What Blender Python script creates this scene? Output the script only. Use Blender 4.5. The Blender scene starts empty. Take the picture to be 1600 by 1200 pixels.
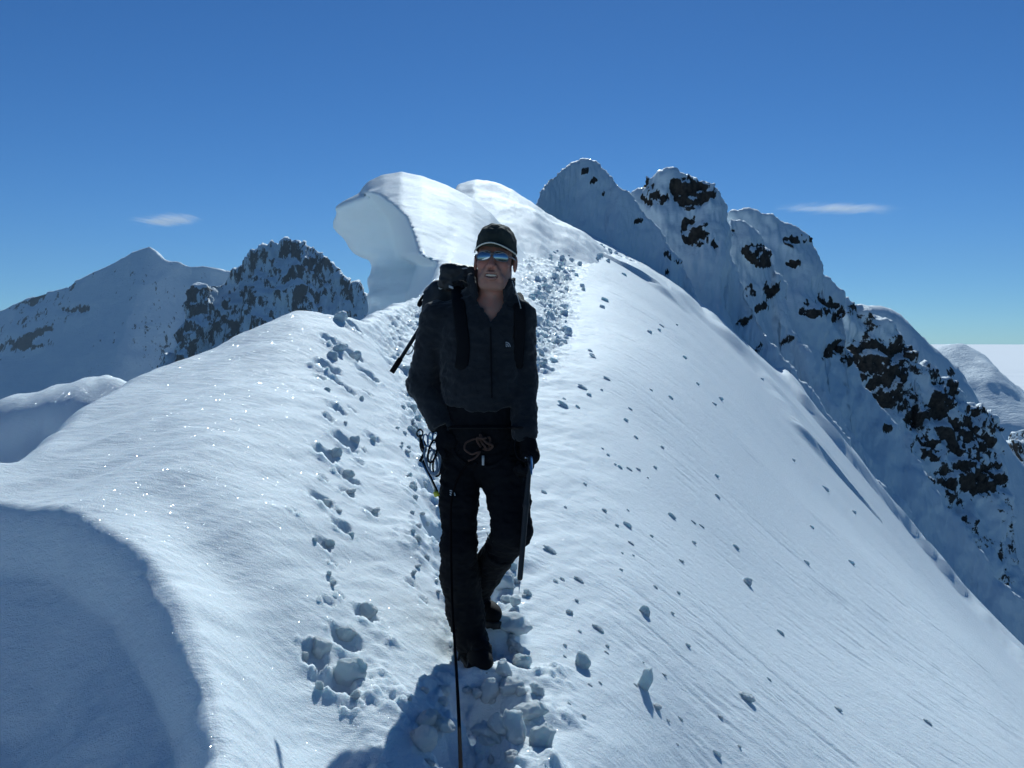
import bpy, math, random
import numpy as np
from mathutils import Vector, Matrix
random.seed(7)
rng = np.random.RandomState(11)
SC = bpy.context.scene
COL = SC.collection
R = math.radians

# ------------------------------------------------------------------ picture <-> place
F = 1600.0
HY = 532.0                      # row of the true horizon
PITCH = math.atan((600 - HY) / F)
CP, SP = math.cos(PITCH), math.sin(PITCH)

def ray(px, py):
    u = (np.asarray(px, float) - 800) / F
    v = (600 - np.asarray(py, float)) / F
    y = CP + v * SP
    z = v * CP - SP
    return u / y, z / y          # X and Z per metre of Y

def P(px, py, d):
    u, w = ray(px, py)
    return Vector((u * d, d, w * d))

def proj(X, Y, Z):
    f = Y * CP - Z * SP
    f = np.where(f < 0.05, 0.05, f)
    v = (Y * SP + Z * CP) / f
    return 800 + F * X / f, 600 - F * v

# ------------------------------------------------------------------ noise
def _h(i, j, k, s):
    n = (i * 374761393 + j * 668265263 + k * 2147483647 + s * 1274126177) & 0xFFFFFFFF
    n = ((n ^ (n >> 13)) * 1274126177) & 0xFFFFFFFF
    n = (n ^ (n >> 16)) & 0xFFFFFFFF
    return n
_g = np.array([[math.cos(a), math.sin(a)] for a in np.linspace(0, 2 * math.pi, 33)[:32]])
def n2(x, y, s=0):
    xi = np.floor(x).astype(np.int64); yi = np.floor(y).astype(np.int64)
    xf = x - xi; yf = y - yi
    u = xf * xf * xf * (xf * (xf * 6 - 15) + 10); v = yf * yf * yf * (yf * (yf * 6 - 15) + 10)
    def c(a, b):
        g = _g[_h(xi + a, yi + b, 0, s) & 31]
        return g[..., 0] * (xf - a) + g[..., 1] * (yf - b)
    a = c(0, 0); b = c(1, 0); d = c(0, 1); e = c(1, 1)
    return 1.5 * ((a + u * (b - a)) * (1 - v) + (d + u * (e - d)) * v)
_g3 = rng.normal(size=(64, 3)); _g3 /= np.linalg.norm(_g3, axis=1)[:, None]
def n3(x, y, z, s=0):
    xi = np.floor(x).astype(np.int64); yi = np.floor(y).astype(np.int64); zi = np.floor(z).astype(np.int64)
    xf = x - xi; yf = y - yi; zf = z - zi
    f = lambda t: t * t * t * (t * (t * 6 - 15) + 10)
    u, v, w = f(xf), f(yf), f(zf)
    def c(a, b, d):
        g = _g3[_h(xi + a, yi + b, zi + d, s) & 63]
        return g[..., 0] * (xf - a) + g[..., 1] * (yf - b) + g[..., 2] * (zf - d)
    L = lambda a, b, t: a + t * (b - a)
    return 1.6 * L(L(L(c(0,0,0), c(1,0,0), u), L(c(0,1,0), c(1,1,0), u), v), L(L(c(0,0,1), c(1,0,1), u), L(c(0,1,1), c(1,1,1), u), v), w)
def fbm2(x, y, o=4, s=0, g=0.5):
    r = 0; a = 1
    for i in range(o):
        r = r + a * n2(x, y, s + i); x = x * 2.03 + 7.1; y = y * 2.03 - 3.3; a *= g
    return r
def fbm3(x, y, z, o=4, s=0, g=0.5):
    r = 0; a = 1
    for i in range(o):
        r = r + a * n3(x, y, z, s + i); x = x * 2.03 + 7.1; y = y * 2.03 - 3.3; z = z * 2.03 + 1.7; a *= g
    return r
def sst(a, b, x):
    t = np.clip((x - a) / (b - a), 0, 1); return t * t * (3 - 2 * t)

# ------------------------------------------------------------------ meshes
def mesh(name, V, Fc, mat=None, parent=None, smooth=True, loc=None):
    V = np.asarray(V, np.float32); m = bpy.data.meshes.new(name)
    if isinstance(Fc, np.ndarray):
        n, k = Fc.shape
        m.vertices.add(len(V)); m.vertices.foreach_set('co', V.ravel())
        m.loops.add(n * k); m.loops.foreach_set('vertex_index', Fc.astype(np.int32).ravel())
        m.polygons.add(n); m.polygons.foreach_set('loop_start', np.arange(0, n * k, k, dtype=np.int32))
        m.update(calc_edges=True)
    else:
        m.from_pydata([tuple(map(float, v)) for v in V], [], [tuple(map(int, f)) for f in Fc]); m.update()
    if smooth:
        m.polygons.foreach_set('use_smooth', np.ones(len(m.polygons), bool))
    o = bpy.data.objects.new(name, m); COL.objects.link(o)
    if mat: m.materials.append(mat)
    if parent: o.parent = parent
    if loc is not None: o.location = loc
    return o

def tag(o, label=None, cat=None, group=None, kind=None):
    if label: o['label'] = label
    if cat: o['category'] = cat
    if group: o['group'] = group
    if kind: o['kind'] = kind
    return o
def empty(name, loc, label=None, cat=None, group=None):
    o = bpy.data.objects.new(name, None); COL.objects.link(o); o.location = loc; o.empty_display_size = .1
    return tag(o, label, cat, group)

def attr(o, name, vals):
    a = o.data.attributes.new(name, 'FLOAT', 'POINT'); a.data.foreach_set('value', np.asarray(vals, np.float32).ravel())

def grid_faces(nu, nv, close_u=False):
    i = np.arange(nu if close_u else nu - 1)[:, None]; j = np.arange(nv - 1)[None, :]
    i2 = (i + 1) % nu
    a = i * nv + j; b = i2 * nv + j; c = i2 * nv + j + 1; d = i * nv + j + 1
    return np.stack([a, b, c, d], -1).reshape(-1, 4)

def surface_nets(fn, lo, hi, h):
    """closed surface of fn(x,y,z)<0 inside, as vertices and quads"""
    lo = np.array(lo, float); hi = np.array(hi, float)
    n = np.maximum(2, np.ceil((hi - lo) / h).astype(int) + 1)
    xs = [lo[k] + h * np.arange(n[k]) for k in range(3)]
    X, Y, Z = np.meshgrid(*xs, indexing='ij')
    D = fn(X, Y, Z).astype(np.float32)
    ins = D < 0
    c = np.zeros([k - 1 for k in n], np.int8)
    for a in (0, 1):
        for b in (0, 1):
            for e in (0, 1):
                c += ins[a:n[0]-1+a, b:n[1]-1+b, e:n[2]-1+e]
    act = (c > 0) & (c < 8)
    idx = -np.ones(act.shape, np.int64); ii = np.argwhere(act); idx[act] = np.arange(len(ii))
    acc = np.zeros((len(ii), 3)); cnt = np.zeros(len(ii))
    co = [(a, b, e) for a in (0, 1) for b in (0, 1) for e in (0, 1)]
    for p in range(8):
        for q in range(p + 1, 8):
            A, B = co[p], co[q]
            if sum(abs(A[k] - B[k]) for k in range(3)) != 1: continue
            da = D[ii[:,0]+A[0], ii[:,1]+A[1], ii[:,2]+A[2]]; db = D[ii[:,0]+B[0], ii[:,1]+B[1], ii[:,2]+B[2]]
            m = (da < 0) != (db < 0)
            t = np.where(m, da / np.where(m, da - db, 1), 0)
            for k in range(3):
                acc[:, k] += np.where(m, A[k] + t * (B[k] - A[k]), 0)
            cnt += m
    V = lo + h * (ii + acc / cnt[:, None])
    quads = []
    for ax in range(3):
        s0 = [slice(None)] * 3; s1 = [slice(None)] * 3
        s0[ax] = slice(0, -1); s1[ax] = slice(1, None)
        a = ins[tuple(s0)]; b = ins[tuple(s1)]
        e = np.argwhere(a != b)
        o1, o2 = [k for k in range(3) if k != ax]
        e = e[(e[:, o1] > 0) & (e[:, o2] > 0) & (e[:, o1] < n[o1]-1) & (e[:, o2] < n[o2]-1)]
        fl = a[e[:,0], e[:,1], e[:,2]]
        def ix(d1, d2):
            q = e.copy(); q[:, o1] -= d1; q[:, o2] -= d2; return idx[q[:,0], q[:,1], q[:,2]]
        Q = np.stack([ix(1,1), ix(0,1), ix(0,0), ix(1,0)], -1)
        flip = fl if ax != 1 else ~fl
        Q[~flip] = Q[~flip][:, ::-1]
        quads.append(Q)
    return V, np.concatenate(quads)

def smin(a, b, k):
    h = np.clip(0.5 + 0.5 * (b - a) / k, 0, 1); return b + (a - b) * h - k * h * (1 - h)
def cone(X, Y, Z, a, b, ra, rb, sx=1.0):
    """tapered capsule"""
    a = np.asarray(a, float); b = np.asarray(b, float); d = b - a; L2 = max(float(d @ d), 1e-9)
    px, py, pz = X - a[0], Y - a[1], Z - a[2]
    t = np.clip((px * d[0] + py * d[1] + pz * d[2]) / L2, 0, 1)
    return np.sqrt((px - t*d[0])**2 + (py - t*d[1])**2 + (pz - t*d[2])**2) - (ra + t * (rb - ra))
def ell(X, Y, Z, c, r):
    q = np.sqrt(((X-c[0])/r[0])**2 + ((Y-c[1])/r[1])**2 + ((Z-c[2])/r[2])**2)
    return (q - 1) * min(r)

# ------------------------------------------------------------------ materials
class NT:
    def __init__(s, name):
        s.m = bpy.data.materials.new(name); s.m.use_nodes = True; s.t = s.m.node_tree; s.t.nodes.clear()
        s.out = s.n('ShaderNodeOutputMaterial')
    def n(s, ty, **k):
        x = s.t.nodes.new(ty)
        for a, b in k.items():
            if a.startswith('i_'):
                key = a[2:].replace('_', ' '); x.inputs[key].default_value = b
            else: setattr(x, a, b)
        return x
    def l(s, a, b): s.t.links.new(a, b)
def pbr(name, col, rough=0.7, metal=0.0, bump=None, var=None, spec=0.5, sheen=0):
    t = NT(name); b = t.n('ShaderNodeBsdfPrincipled'); t.l(b.outputs[0], t.out.inputs[0])
    b.inputs['Base Color'].default_value = (*col, 1); b.inputs['Roughness'].default_value = rough
    b.inputs['Metallic'].default_value = metal; b.inputs['Specular IOR Level'].default_value = spec
    b.inputs['Sheen Weight'].default_value = sheen
    tc = t.n('ShaderNodeTexCoord')
    if var:
        nz = t.n('ShaderNodeTexNoise', i_Scale=var[0], i_Detail=4.0); t.l(tc.outputs['Object'], nz.inputs['Vector'])
        mx = t.n('ShaderNodeMix', data_type='RGBA'); mx.inputs[6].default_value = (*col, 1); mx.inputs[7].default_value = (*var[1], 1)
        rp = t.n('ShaderNodeMapRange'); rp.inputs[1].default_value = .4; rp.inputs[2].default_value = .62
        t.l(nz.outputs[0], rp.inputs[0]); t.l(rp.outputs[0], mx.inputs[0]); t.l(mx.outputs[2], b.inputs['Base Color'])
    if bump:
        nz = t.n('ShaderNodeTexNoise', i_Scale=bump[0], i_Detail=5.0); t.l(tc.outputs['Object'], nz.inputs['Vector'])
        bp = t.n('ShaderNodeBump', i_Strength=bump[1], i_Distance=bump[2]); t.l(nz.outputs[0], bp.inputs['Height']); t.l(bp.outputs[0], b.inputs['Normal'])
    return t.m
# ------------------------------------------------------------------ camera, light, sky
cam = bpy.data.cameras.new('camera'); camo = bpy.data.objects.new('camera', cam); COL.objects.link(camo)
cam.sensor_width = 36; cam.lens = 36.0; cam.clip_start = 0.05; cam.clip_end = 600000
camo.location = (0, 0, 0); camo.rotation_euler = (R(90) - PITCH, 0, 0); SC.camera = camo
SUN_EL, SUN_AZ = 35.0, 6.5      # azimuth to the right of the viewing direction
sd = bpy.data.lights.new('sun', 'SUN'); so = bpy.data.objects.new('sun', sd); COL.objects.link(so)
sd.energy = 4.6; sd.angle = R(0.5); sd.color = (0.87, 0.975, 1.0)
sdir = Vector((math.sin(R(SUN_AZ)) * math.cos(R(SUN_EL)), math.cos(R(SUN_AZ)) * math.cos(R(SUN_EL)), math.sin(R(SUN_EL))))
so.rotation_euler = sdir.to_track_quat('Z', 'Y').to_euler()
w = bpy.data.worlds.new('World'); SC.world = w; w.use_nodes = True
nt = w.node_tree; bg = nt.nodes['Background']
sky = nt.nodes.new('ShaderNodeTexSky'); sky.sky_type = 'NISHITA'; sky.sun_disc = False
sky.sun_elevation = R(SUN_EL); sky.sun_rotation = R(SUN_AZ); sky.altitude = 3800; sky.air_density = 1.0; sky.dust_density = 0.55; sky.ozone_density = 2.6
tint = nt.nodes.new('ShaderNodeMix'); tint.data_type = 'RGBA'; tint.blend_type = 'MULTIPLY'; tint.inputs[0].default_value = 1
tint.inputs[7].default_value = (0.56, 0.90, 1.16, 1)
hs = nt.nodes.new('ShaderNodeHueSaturation'); hs.inputs['Saturation'].default_value = 1.2; nt.links.new(sky.outputs[0], hs.inputs['Color']); nt.links.new(hs.outputs[0], tint.inputs[6]); nt.links.new(tint.outputs[2], bg.inputs[0]); bg.inputs[1].default_value = 0.062
SC.view_settings.view_transform = 'Standard'; SC.view_settings.look = 'None'; SC.view_settings.exposure = 0.02
SC.cycles.max_bounces = 8; SC.cycles.diffuse_bounces = 5

# ------------------------------------------------------------------ snow and rock
def snow_mat(name, col=(0.77, 0.84, 0.875), grain=1.0, glint=1.0, rock=False, big=False, scale=1.0):
    t = NT(name); b = t.n('ShaderNodeBsdfPrincipled')
    tc = t.n('ShaderNodeTexCoord')
    b.inputs['Subsurface Weight'].default_value = .4 if not big and not rock else 0; b.inputs['Subsurface Radius'].default_value = (.6, .85, 1.0); b.inputs['Subsurface Scale'].default_value = .05; b.inputs['Roughness'].default_value = 0.62; b.inputs['Specular IOR Level'].default_value = 0.08
    mp = t.n('ShaderNodeMapping'); mp.inputs['Rotation'].default_value = (0, 0, R(62)); mp.inputs['Scale'].default_value = (0.25, 1, 1)
    t.l(tc.outputs['Object'], mp.inputs[0])
    # wind grain (streaked) + crystal grain
    n_a = t.n('ShaderNodeTexNoise', i_Scale=22.0 / scale, i_Detail=6.0, i_Roughness=0.65); t.l(mp.outputs[0], n_a.inputs['Vector'])
    n_b = t.n('ShaderNodeTexNoise', i_Scale=150.0 / scale, i_Detail=3.0, i_Roughness=0.7); t.l(tc.outputs['Object'], n_b.inputs['Vector'])
    b1 = t.n('ShaderNodeBump', i_Strength=0.7 * grain, i_Distance=0.016 * scale); t.l(n_a.outputs[0], b1.inputs['Height'])
    b2 = t.n('ShaderNodeBump', i_Strength=0.8 * grain, i_Distance=0.006 * scale); t.l(n_b.outputs[0], b2.inputs['Height']); t.l(b1.outputs[0], b2.inputs['Normal'])
    t.l(b2.outputs[0], b.inputs['Normal'])
    # slight real variation of the snow itself (crust / fresh)
    n_c = t.n('ShaderNodeTexNoise', i_Scale=0.9 / scale, i_Detail=5.0); t.l(tc.outputs['Object'], n_c.inputs['Vector'])
    mx = t.n('ShaderNodeMix', data_type='RGBA'); mx.inputs[6].default_value = (*col, 1); mx.inputs[7].default_value = (col[0]*.93, col[1]*.955, col[2]*.975, 1)
    t.l(n_c.outputs[0], mx.inputs[0]); t.l(mx.outputs[2], b.inputs['Base Color'])
    if glint > 0:
        # frost crystals: sparse little mirrors lying at random angles
        vo = t.n('ShaderNodeTexVoronoi', i_Scale=270.0 / scale); t.l(tc.outputs['Object'], vo.inputs['Vector'])
        sp = t.n('ShaderNodeSeparateColor'); t.l(vo.outputs['Color'], sp.inputs[0])
        m1 = t.n('ShaderNodeMath', operation='LESS_THAN'); m1.inputs[1].default_value = 0.0022; t.l(vo.outputs['Distance'], m1.inputs[0])
        m1.inputs[1].default_value = 0.42
        m2 = t.n('ShaderNodeMath', operation='GREATER_THAN'); m2.inputs[1].default_value = 0.74; t.l(sp.outputs[2], m2.inputs[0])
        m3 = t.n('ShaderNodeMath', operation='MULTIPLY'); t.l(m1.outputs[0], m3.inputs[0]); t.l(m2.outputs[0], m3.inputs[1])
        vm = t.n('ShaderNodeVectorMath', operation='SUBTRACT'); vm.inputs[1].default_value = (.5, .5, .5); t.l(vo.outputs['Color'], vm.inputs[0])
        vs = t.n('ShaderNodeVectorMath', operation='SCALE'); vs.inputs['Scale'].default_value = 2.4; t.l(vm.outputs[0], vs.inputs[0])
        ge = t.n('ShaderNodeNewGeometry')
        va = t.n('ShaderNodeVectorMath', operation='ADD'); t.l(ge.outputs['Normal'], va.inputs[0]); t.l(vs.outputs[0], va.inputs[1])
        vn = t.n('ShaderNodeVectorMath', operation='NORMALIZE'); t.l(va.outputs[0], vn.inputs[0])
        mm = t.n('ShaderNodeMath', operation='MULTIPLY'); mm.inputs[1].default_value = glint * .9; t.l(m3.outputs[0], mm.inputs[0]); m4 = t.n('ShaderNodeMath', operation='MULTIPLY'); t.l(mm.outputs[0], m4.inputs[0]); pw = t.n('ShaderNodeMath', operation='POWER'); pw.inputs[1].default_value = 2.2; t.l(sp.outputs[0], pw.inputs[0]); t.l(pw.outputs[0], m4.inputs[1]); mm = m4
        t.l(mm.outputs[0], b.inputs['Coat Weight']); b.inputs['Coat Roughness'].default_value = 0.13; b.inputs['Coat IOR'].default_value = 1.5
        t.l(vn.outputs[0], b.inputs['Coat Normal'])
    if not rock:
        t.l(b.outputs[0], t.out.inputs[0]); return t.m
    r = t.n('ShaderNodeBsdfPrincipled'); r.inputs['Roughness'].default_value = 0.85; r.inputs['Specular IOR Level'].default_value = .25
    rn = t.n('ShaderNodeTexNoise', i_Scale=(3.0 if not big else 0.02), i_Detail=8.0, i_Roughness=0.7); t.l(tc.outputs['Object'], rn.inputs['Vector'])
    cr = t.n('ShaderNodeValToRGB'); t.l(rn.outputs[0], cr.inputs[0])
    cr.color_ramp.elements[0].position = .3; cr.color_ramp.elements[0].color = (.010, .0095, .0095, 1)
    cr.color_ramp.elements[1].position = .75; cr.color_ramp.elements[1].color = (.105, .085, .068, 1)
    t.l(cr.outputs[0], r.inputs['Base Color'])
    rb = t.n('ShaderNodeBump', i_Strength=1.0, i_Distance=(.12 if not big else 8.0)); t.l(rn.outputs[0], rb.inputs['Height']); t.l(rb.outputs[0], r.inputs['Normal'])
    at = t.n('ShaderNodeAttribute', attribute_name='rock')
    en = t.n('ShaderNodeTexNoise', i_Scale=(2.6 if not big else 0.045), i_Detail=9.0, i_Roughness=0.72); t.l(tc.outputs['Object'], en.inputs['Vector'])
    ma = t.n('ShaderNodeMath', operation='MULTIPLY_ADD'); ma.inputs[1].default_value = 1.5 if not big else 3.4; ma.inputs[2].default_value = -.75 if not big else -1.7
    t.l(en.outputs[0], ma.inputs[0])
    ad = t.n('ShaderNodeMath', operation='ADD'); t.l(at.outputs['Fac'], ad.inputs[0]); t.l(ma.outputs[0], ad.inputs[1])
    st = t.n('ShaderNodeMapRange'); st.inputs[1].default_value = .47; st.inputs[2].default_value = .53; t.l(ad.outputs[0], st.inputs[0])
    gn = t.n('ShaderNodeNewGeometry'); sx_ = t.n('ShaderNodeSeparateXYZ'); t.l(gn.outputs['Normal'], sx_.inputs[0])
    ln_ = t.n('ShaderNodeTexNoise', i_Scale=(1.7 if not big else .03), i_Detail=7.0, i_Roughness=.7)
    lm = t.n('ShaderNodeMapping'); lm.inputs['Rotation'].default_value = (0, R(35), 0); lm.inputs['Scale'].default_value = (1.6, 1, .5); t.l(tc.outputs['Object'], lm.inputs[0]); t.l(lm.outputs[0], ln_.inputs['Vector'])
    if big: t.l(lm.outputs[0], en.inputs['Vector'])
    la = t.n('ShaderNodeMath', operation='MULTIPLY_ADD'); la.inputs[1].default_value = 1.6; t.l(ln_.outputs[0], la.inputs[0]); t.l(sx_.outputs[2], la.inputs[2])
    lr = t.n('ShaderNodeMapRange'); lr.inputs[1].default_value = 1.36; lr.inputs[2].default_value = 1.42; lr.inputs[3].default_value = 1; lr.inputs[4].default_value = 0; t.l(la.outputs[0], lr.inputs[0])
    s2 = t.n('ShaderNodeMath', operation='MULTIPLY'); t.l(st.outputs[0], s2.inputs[0]); t.l(lr.outputs[0], s2.inputs[1]); st = s2
    ms = t.n('ShaderNodeMixShader'); t.l(st.outputs[0], ms.inputs[0]); t.l(b.outputs[0], ms.inputs[1]); t.l(r.outputs[0], ms.inputs[2]); t.l(ms.outputs[0], t.out.inputs[0])
    return t.m
SNOW = snow_mat('snow')
SNOWROCK = snow_mat('snow_and_rock', grain=.9, glint=.8, rock=True, scale=3.0)
FARSNOW = snow_mat('far_snow_and_rock', grain=.8, glint=0, rock=True, big=True, scale=600.0)

# ------------------------------------------------------------------ near ridge: smooth base surface from levelled points
CT = [  # column, row, distance
 (0,790,4.1),(130,812,3.85),(200,865,3.6),(270,940,3.25),(330,1050,2.8),(335,1120,2.5),(300,1200,2.25),
 (0,716,4.7),(60,662,5.2),(170,598,6.2),(230,570,6.7),(330,545,7.4),(400,500,8.0),(450,470,8.4),(510,464,8.8),(575,482,9.8),
 (150,740,4.5),(300,680,4.9),(300,780,4.2),(300,880,3.6),(450,800,4.5),(450,650,5.8),(450,560,7.0),(450,950,3.6),(450,1100,3.25),
 (600,560,8.8),(600,680,6.7),(600,800,5.3),(600,900,4.5),(600,1000,3.9),(600,1100,3.55),(600,1200,3.15),(450,1200,2.95),
 (640,500,11.5),(620,474,12.8),(690,450,14.8),(740,385,21),
 (740,1032,4.18),(770,965,4.6),(740,1200,3.12),(740,1110,3.6),(800,900,5.2),(850,800,6.4),(850,700,8.2),(850,600,11),(860,520,15.5),(870,460,20.5),(880,410,26),
 (800,1200,3.3),(1000,1200,3.75),(1200,1200,4.7),(1400,1200,6.1),(1600,1200,8.0),(1000,1000,5.1),(1200,1000,7.2),(1400,1000,10.5),(1500,1000,14),
 (1000,850,7.0),(1200,800,12),(1300,800,19),(1000,700,10),(1100,600,17.5),(950,560,13.5),(950,480,20),(1000,450,27),(960,398,32),(910,385,30),(1100,500,32),(1250,620,37),(1420,830,36),(1590,1040,28),(1350,720,38),
 (820,360,29),(850,342,34),(790,400,21.5),(740,425,17.5),(740,350,34),(860,330,48),(1000,430,60),(1150,540,60),(1500,800,110),(900,420,140),
 (1150,1600,3.4),(800,1700,1.75),(560,1700,1.55),
]
CX = np.array([P(*c) for c in CT])
def tps_fit(xy, z, lam):
    d = np.linalg.norm(xy[:, None] - xy[None], axis=2); K = np.where(d > 0, d * d * np.log(d + 1e-9), 0) + lam * np.eye(len(xy))
    Q = np.c_[np.ones(len(xy)), xy]; A = np.block([[K, Q], [Q.T, np.zeros((3, 3))]])
    s = np.linalg.solve(A, np.r_[z, 0, 0, 0]); return s[:-3], s[-3:]
# work in a compressed plan (log distance) so that near detail and far reach are balanced
def warp(X, Y):
    r = np.sqrt(X * X + (Y + 3) ** 2); a = np.arctan2(X, Y + 3); return np.stack([a * 3.0, np.log(r)], -1), r
W_, R_ = warp(CX[:, 0], CX[:, 1])
TW, TA = tps_fit(W_, CX[:, 2] / R_, 0.02)
def Hbase(X, Y):
    X = np.asarray(X, float); Y = np.asarray(Y, float)
    q, r = warp(X, Y); sh = X.shape; q = q.reshape(-1, 2); out = TA[0] + q[:, 0] * TA[1] + q[:, 1] * TA[2]
    for (cx, cy), wt in zip(W_, TW):
        d2 = (q[:, 0] - cx) ** 2 + (q[:, 1] - cy) ** 2; out = out + wt * 0.5 * d2 * np.log(d2 + 1e-12)
    return out.reshape(sh) * r

# plan outline of the top of the ridge; beyond it the lee side drops away
EDGE = [(-.62, -4), (-.62, 0.6), (-.62, 1.7)]
EDGE += [tuple(P(*c)[:2]) for c in [(300,1210,2.22),(338,1120,2.5),(330,1050,2.8),(300,985,3.05),(270,940,3.25),(238,902,3.42),(200,865,3.6),(130,812,3.85),(60,796,4.0),(0,790,4.1)]]
EDGE += [(-2.9, 4.2), (-3.5, 4.5), (-3.2, 4.8)]
EDGE += [tuple(P(*c)[:2]) for c in [(0,716,4.7),(60,662,5.2),(110,630,5.7),(170,598,6.2),(185,590,6.35),(230,570,6.7),(330,545,7.4),(370,522,7.7),(400,500,8.0),(450,470,8.4),(510,464,8.8),(560,475,9.4),(580,486,10.6),(610,474,12.6),(650,468,14),(688,458,17),(712,432,20),(722,400,24),(745,345,30),(765,320,36),(815,290,60),(825,260,140)]]
EDGE = np.array(EDGE)
def seg_dist(X, Y, pl):
    best = np.full(X.shape, 1e9); sgn = np.ones(X.shape)
    for (ax, ay), (bx, by) in zip(pl[:-1], pl[1:]):
        dx, dy = bx - ax, by - ay; L = dx * dx + dy * dy
        t = np.clip(((X - ax) * dx + (Y - ay) * dy) / L, 0, 1)
        qx = X - ax - t * dx; qy = Y - ay - t * dy; d = qx * qx + qy * qy
        best = np.minimum(best, d)
    return np.sqrt(best)
def inside(X, Y, poly):
    c = np.zeros(X.shape, bool); n = len(poly)
    for i in range(n):
        x1, y1 = poly[i]; x2, y2 = poly[(i + 1) % n]
        if y1 == y2: continue
        m = ((y1 > Y) != (y2 > Y)) & (X < (x2 - x1) * (Y - y1) / (y2 - y1) + x1); c ^= m
    return c
POLY = np.vstack([EDGE, [(400, 140), (400, -4)]])
def ground(X, Y, detail=False):
    X = np.asarray(X, float); Y = np.asarray(Y, float)
    Z = Hbase(X, Y)
    sd_ = seg_dist(X, Y, EDGE); sd_ = np.where(inside(X, Y, POLY), -sd_, sd_)
    sd_ = sd_ + np.where(Y < 4.9, .03, .03) * n2(X * 2.2, Y * 2.2, 5) + np.where(Y < 4.9, .003, .012) * n2(X * 9, Y * 9, 6)
    k = np.where((Y < 4.4), 1.75, 2.6); r = np.where(Y < 4.4, .065, .16)
    # soft shoulder just before the edge, then the drop
    q = np.clip(sd_ + r, 0, None); drop = np.where(q < 2 * r, q * q / (4 * r), q - r)
    lip = np.clip(drop, 0, .10); Z = Z - np.where(Y < 4.4, 2.3 * lip + .98 * (drop - lip), k * drop)
    return Z, sd_
def hit(px, py, n=700):
    """first point of the smooth ridge under a picture point"""
    u, w_ = ray(px, py); d = np.geomspace(1.2, 60, n); z, _ = ground(u * d, d)
    g = w_ * d - z; k = np.argmax(g < 0)
    if k == 0: k = n - 1
    t = g[k-1] / (g[k-1] - g[k] + 1e-9); dd = d[k-1] + t * (d[k] - d[k-1]); return Vector((u * dd, dd, w_ * dd))
# ------------------------------------------------------------------ tracks, prints, wind marks
TRACK = [hit(*p) for p in [(725,1290),(735,1190),(740,1110),(748,1032),(745,960),(730,880),(700,790),(690,700),(720,640),(780,600),(832,560),(858,510),(868,455),(880,410),(905,388),(945,392),(985,408)]]
TRACK2 = [hit(*p) for p in [(690,720),(668,650),(640,590),(610,550),(620,510),(660,485),(690,462)]]
TRACK3 = [hit(*p) for p in [(850,385),(830,400),(835,440),(845,470)]]
TR = np.array([v[:2] for v in TRACK]); TR2 = np.array([v[:2] for v in TRACK2]); TR3 = np.array([v[:2] for v in TRACK3])
PITS = []   # x, y, radius, depth, stretch
def pit(px, py, s, dep=None, st=1.25):
    v = hit(px, py); r = s * v.y / F * .62
    PITS.append((v.x, v.y, r, dep if dep else min(.10, r * .62), st))
for a in [(518,486,30),(550,508,34),(515,532,26),(545,550,34),(508,572,36),(574,584,30),(523,594,20),(500,590,14),(537,688,36),(580,682,22),(507,708,34),(530,735,22),(546,748,24),(541,768,20),(500,778,34),(580,802,20),(463,803,15),(534,823,30),(505,848,24),(518,905,15),(572,962,34),(540,998,42),(492,1012,40),(532,1062,48),(548,1102,22),(500,1045,26),(575,615,14),(520,640,16),(550,640,12),(565,700,12),(640,905,16),(660,930,14),(528,640,20),(512,655,16),(545,610,18),(520,872,14),(512,940,18),(530,930,14),(560,720,16),(505,745,16)]:
    pit(*a)
for k in range(26):            # boot holes along the far trail
    t = k / 25.0; s = t * 6.2 + 9.3; i = min(int(s), len(TR) - 2); q = TR[i] + (TR[i+1] - TR[i]) * (s - i)
    PITS.append((q[0] + rng.normal() * .12, q[1] + rng.normal() * .1, .13 + .05 * rng.rand(), .09, 1.3))
bz = [hit(*p) for p in [(735,1160),(760,1085),(745,1035),(765,962),(735,900),(700,830),(690,760)]]
for v in bz[:2] + bz[4:]: PITS.append((v.x, v.y, .15, .10, 1.5))

FALL = np.array([.97, -.24])    # downhill direction of the right-hand slope in plan
# low wind ribs across the right-hand slope
RIBS = [[(1040,460),(1092,480),(1150,545),(1200,600),(1262,690)],
        [(1205,560),(1262,640),(1330,720),(1425,835),(1520,950),(1640,1085)],
        [(1150,480),(1235,585),(1330,700)],
        [(1330,690),(1400,760),(1440,800)]]
RIBP = []
for i, r_ in enumerate(RIBS):
    RIBP.append((np.array([tuple(hit(*p)[:2]) for p in r_]), [.22, .42, .12, .5][i], [.55, .4, .6, .5][i]))

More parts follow.
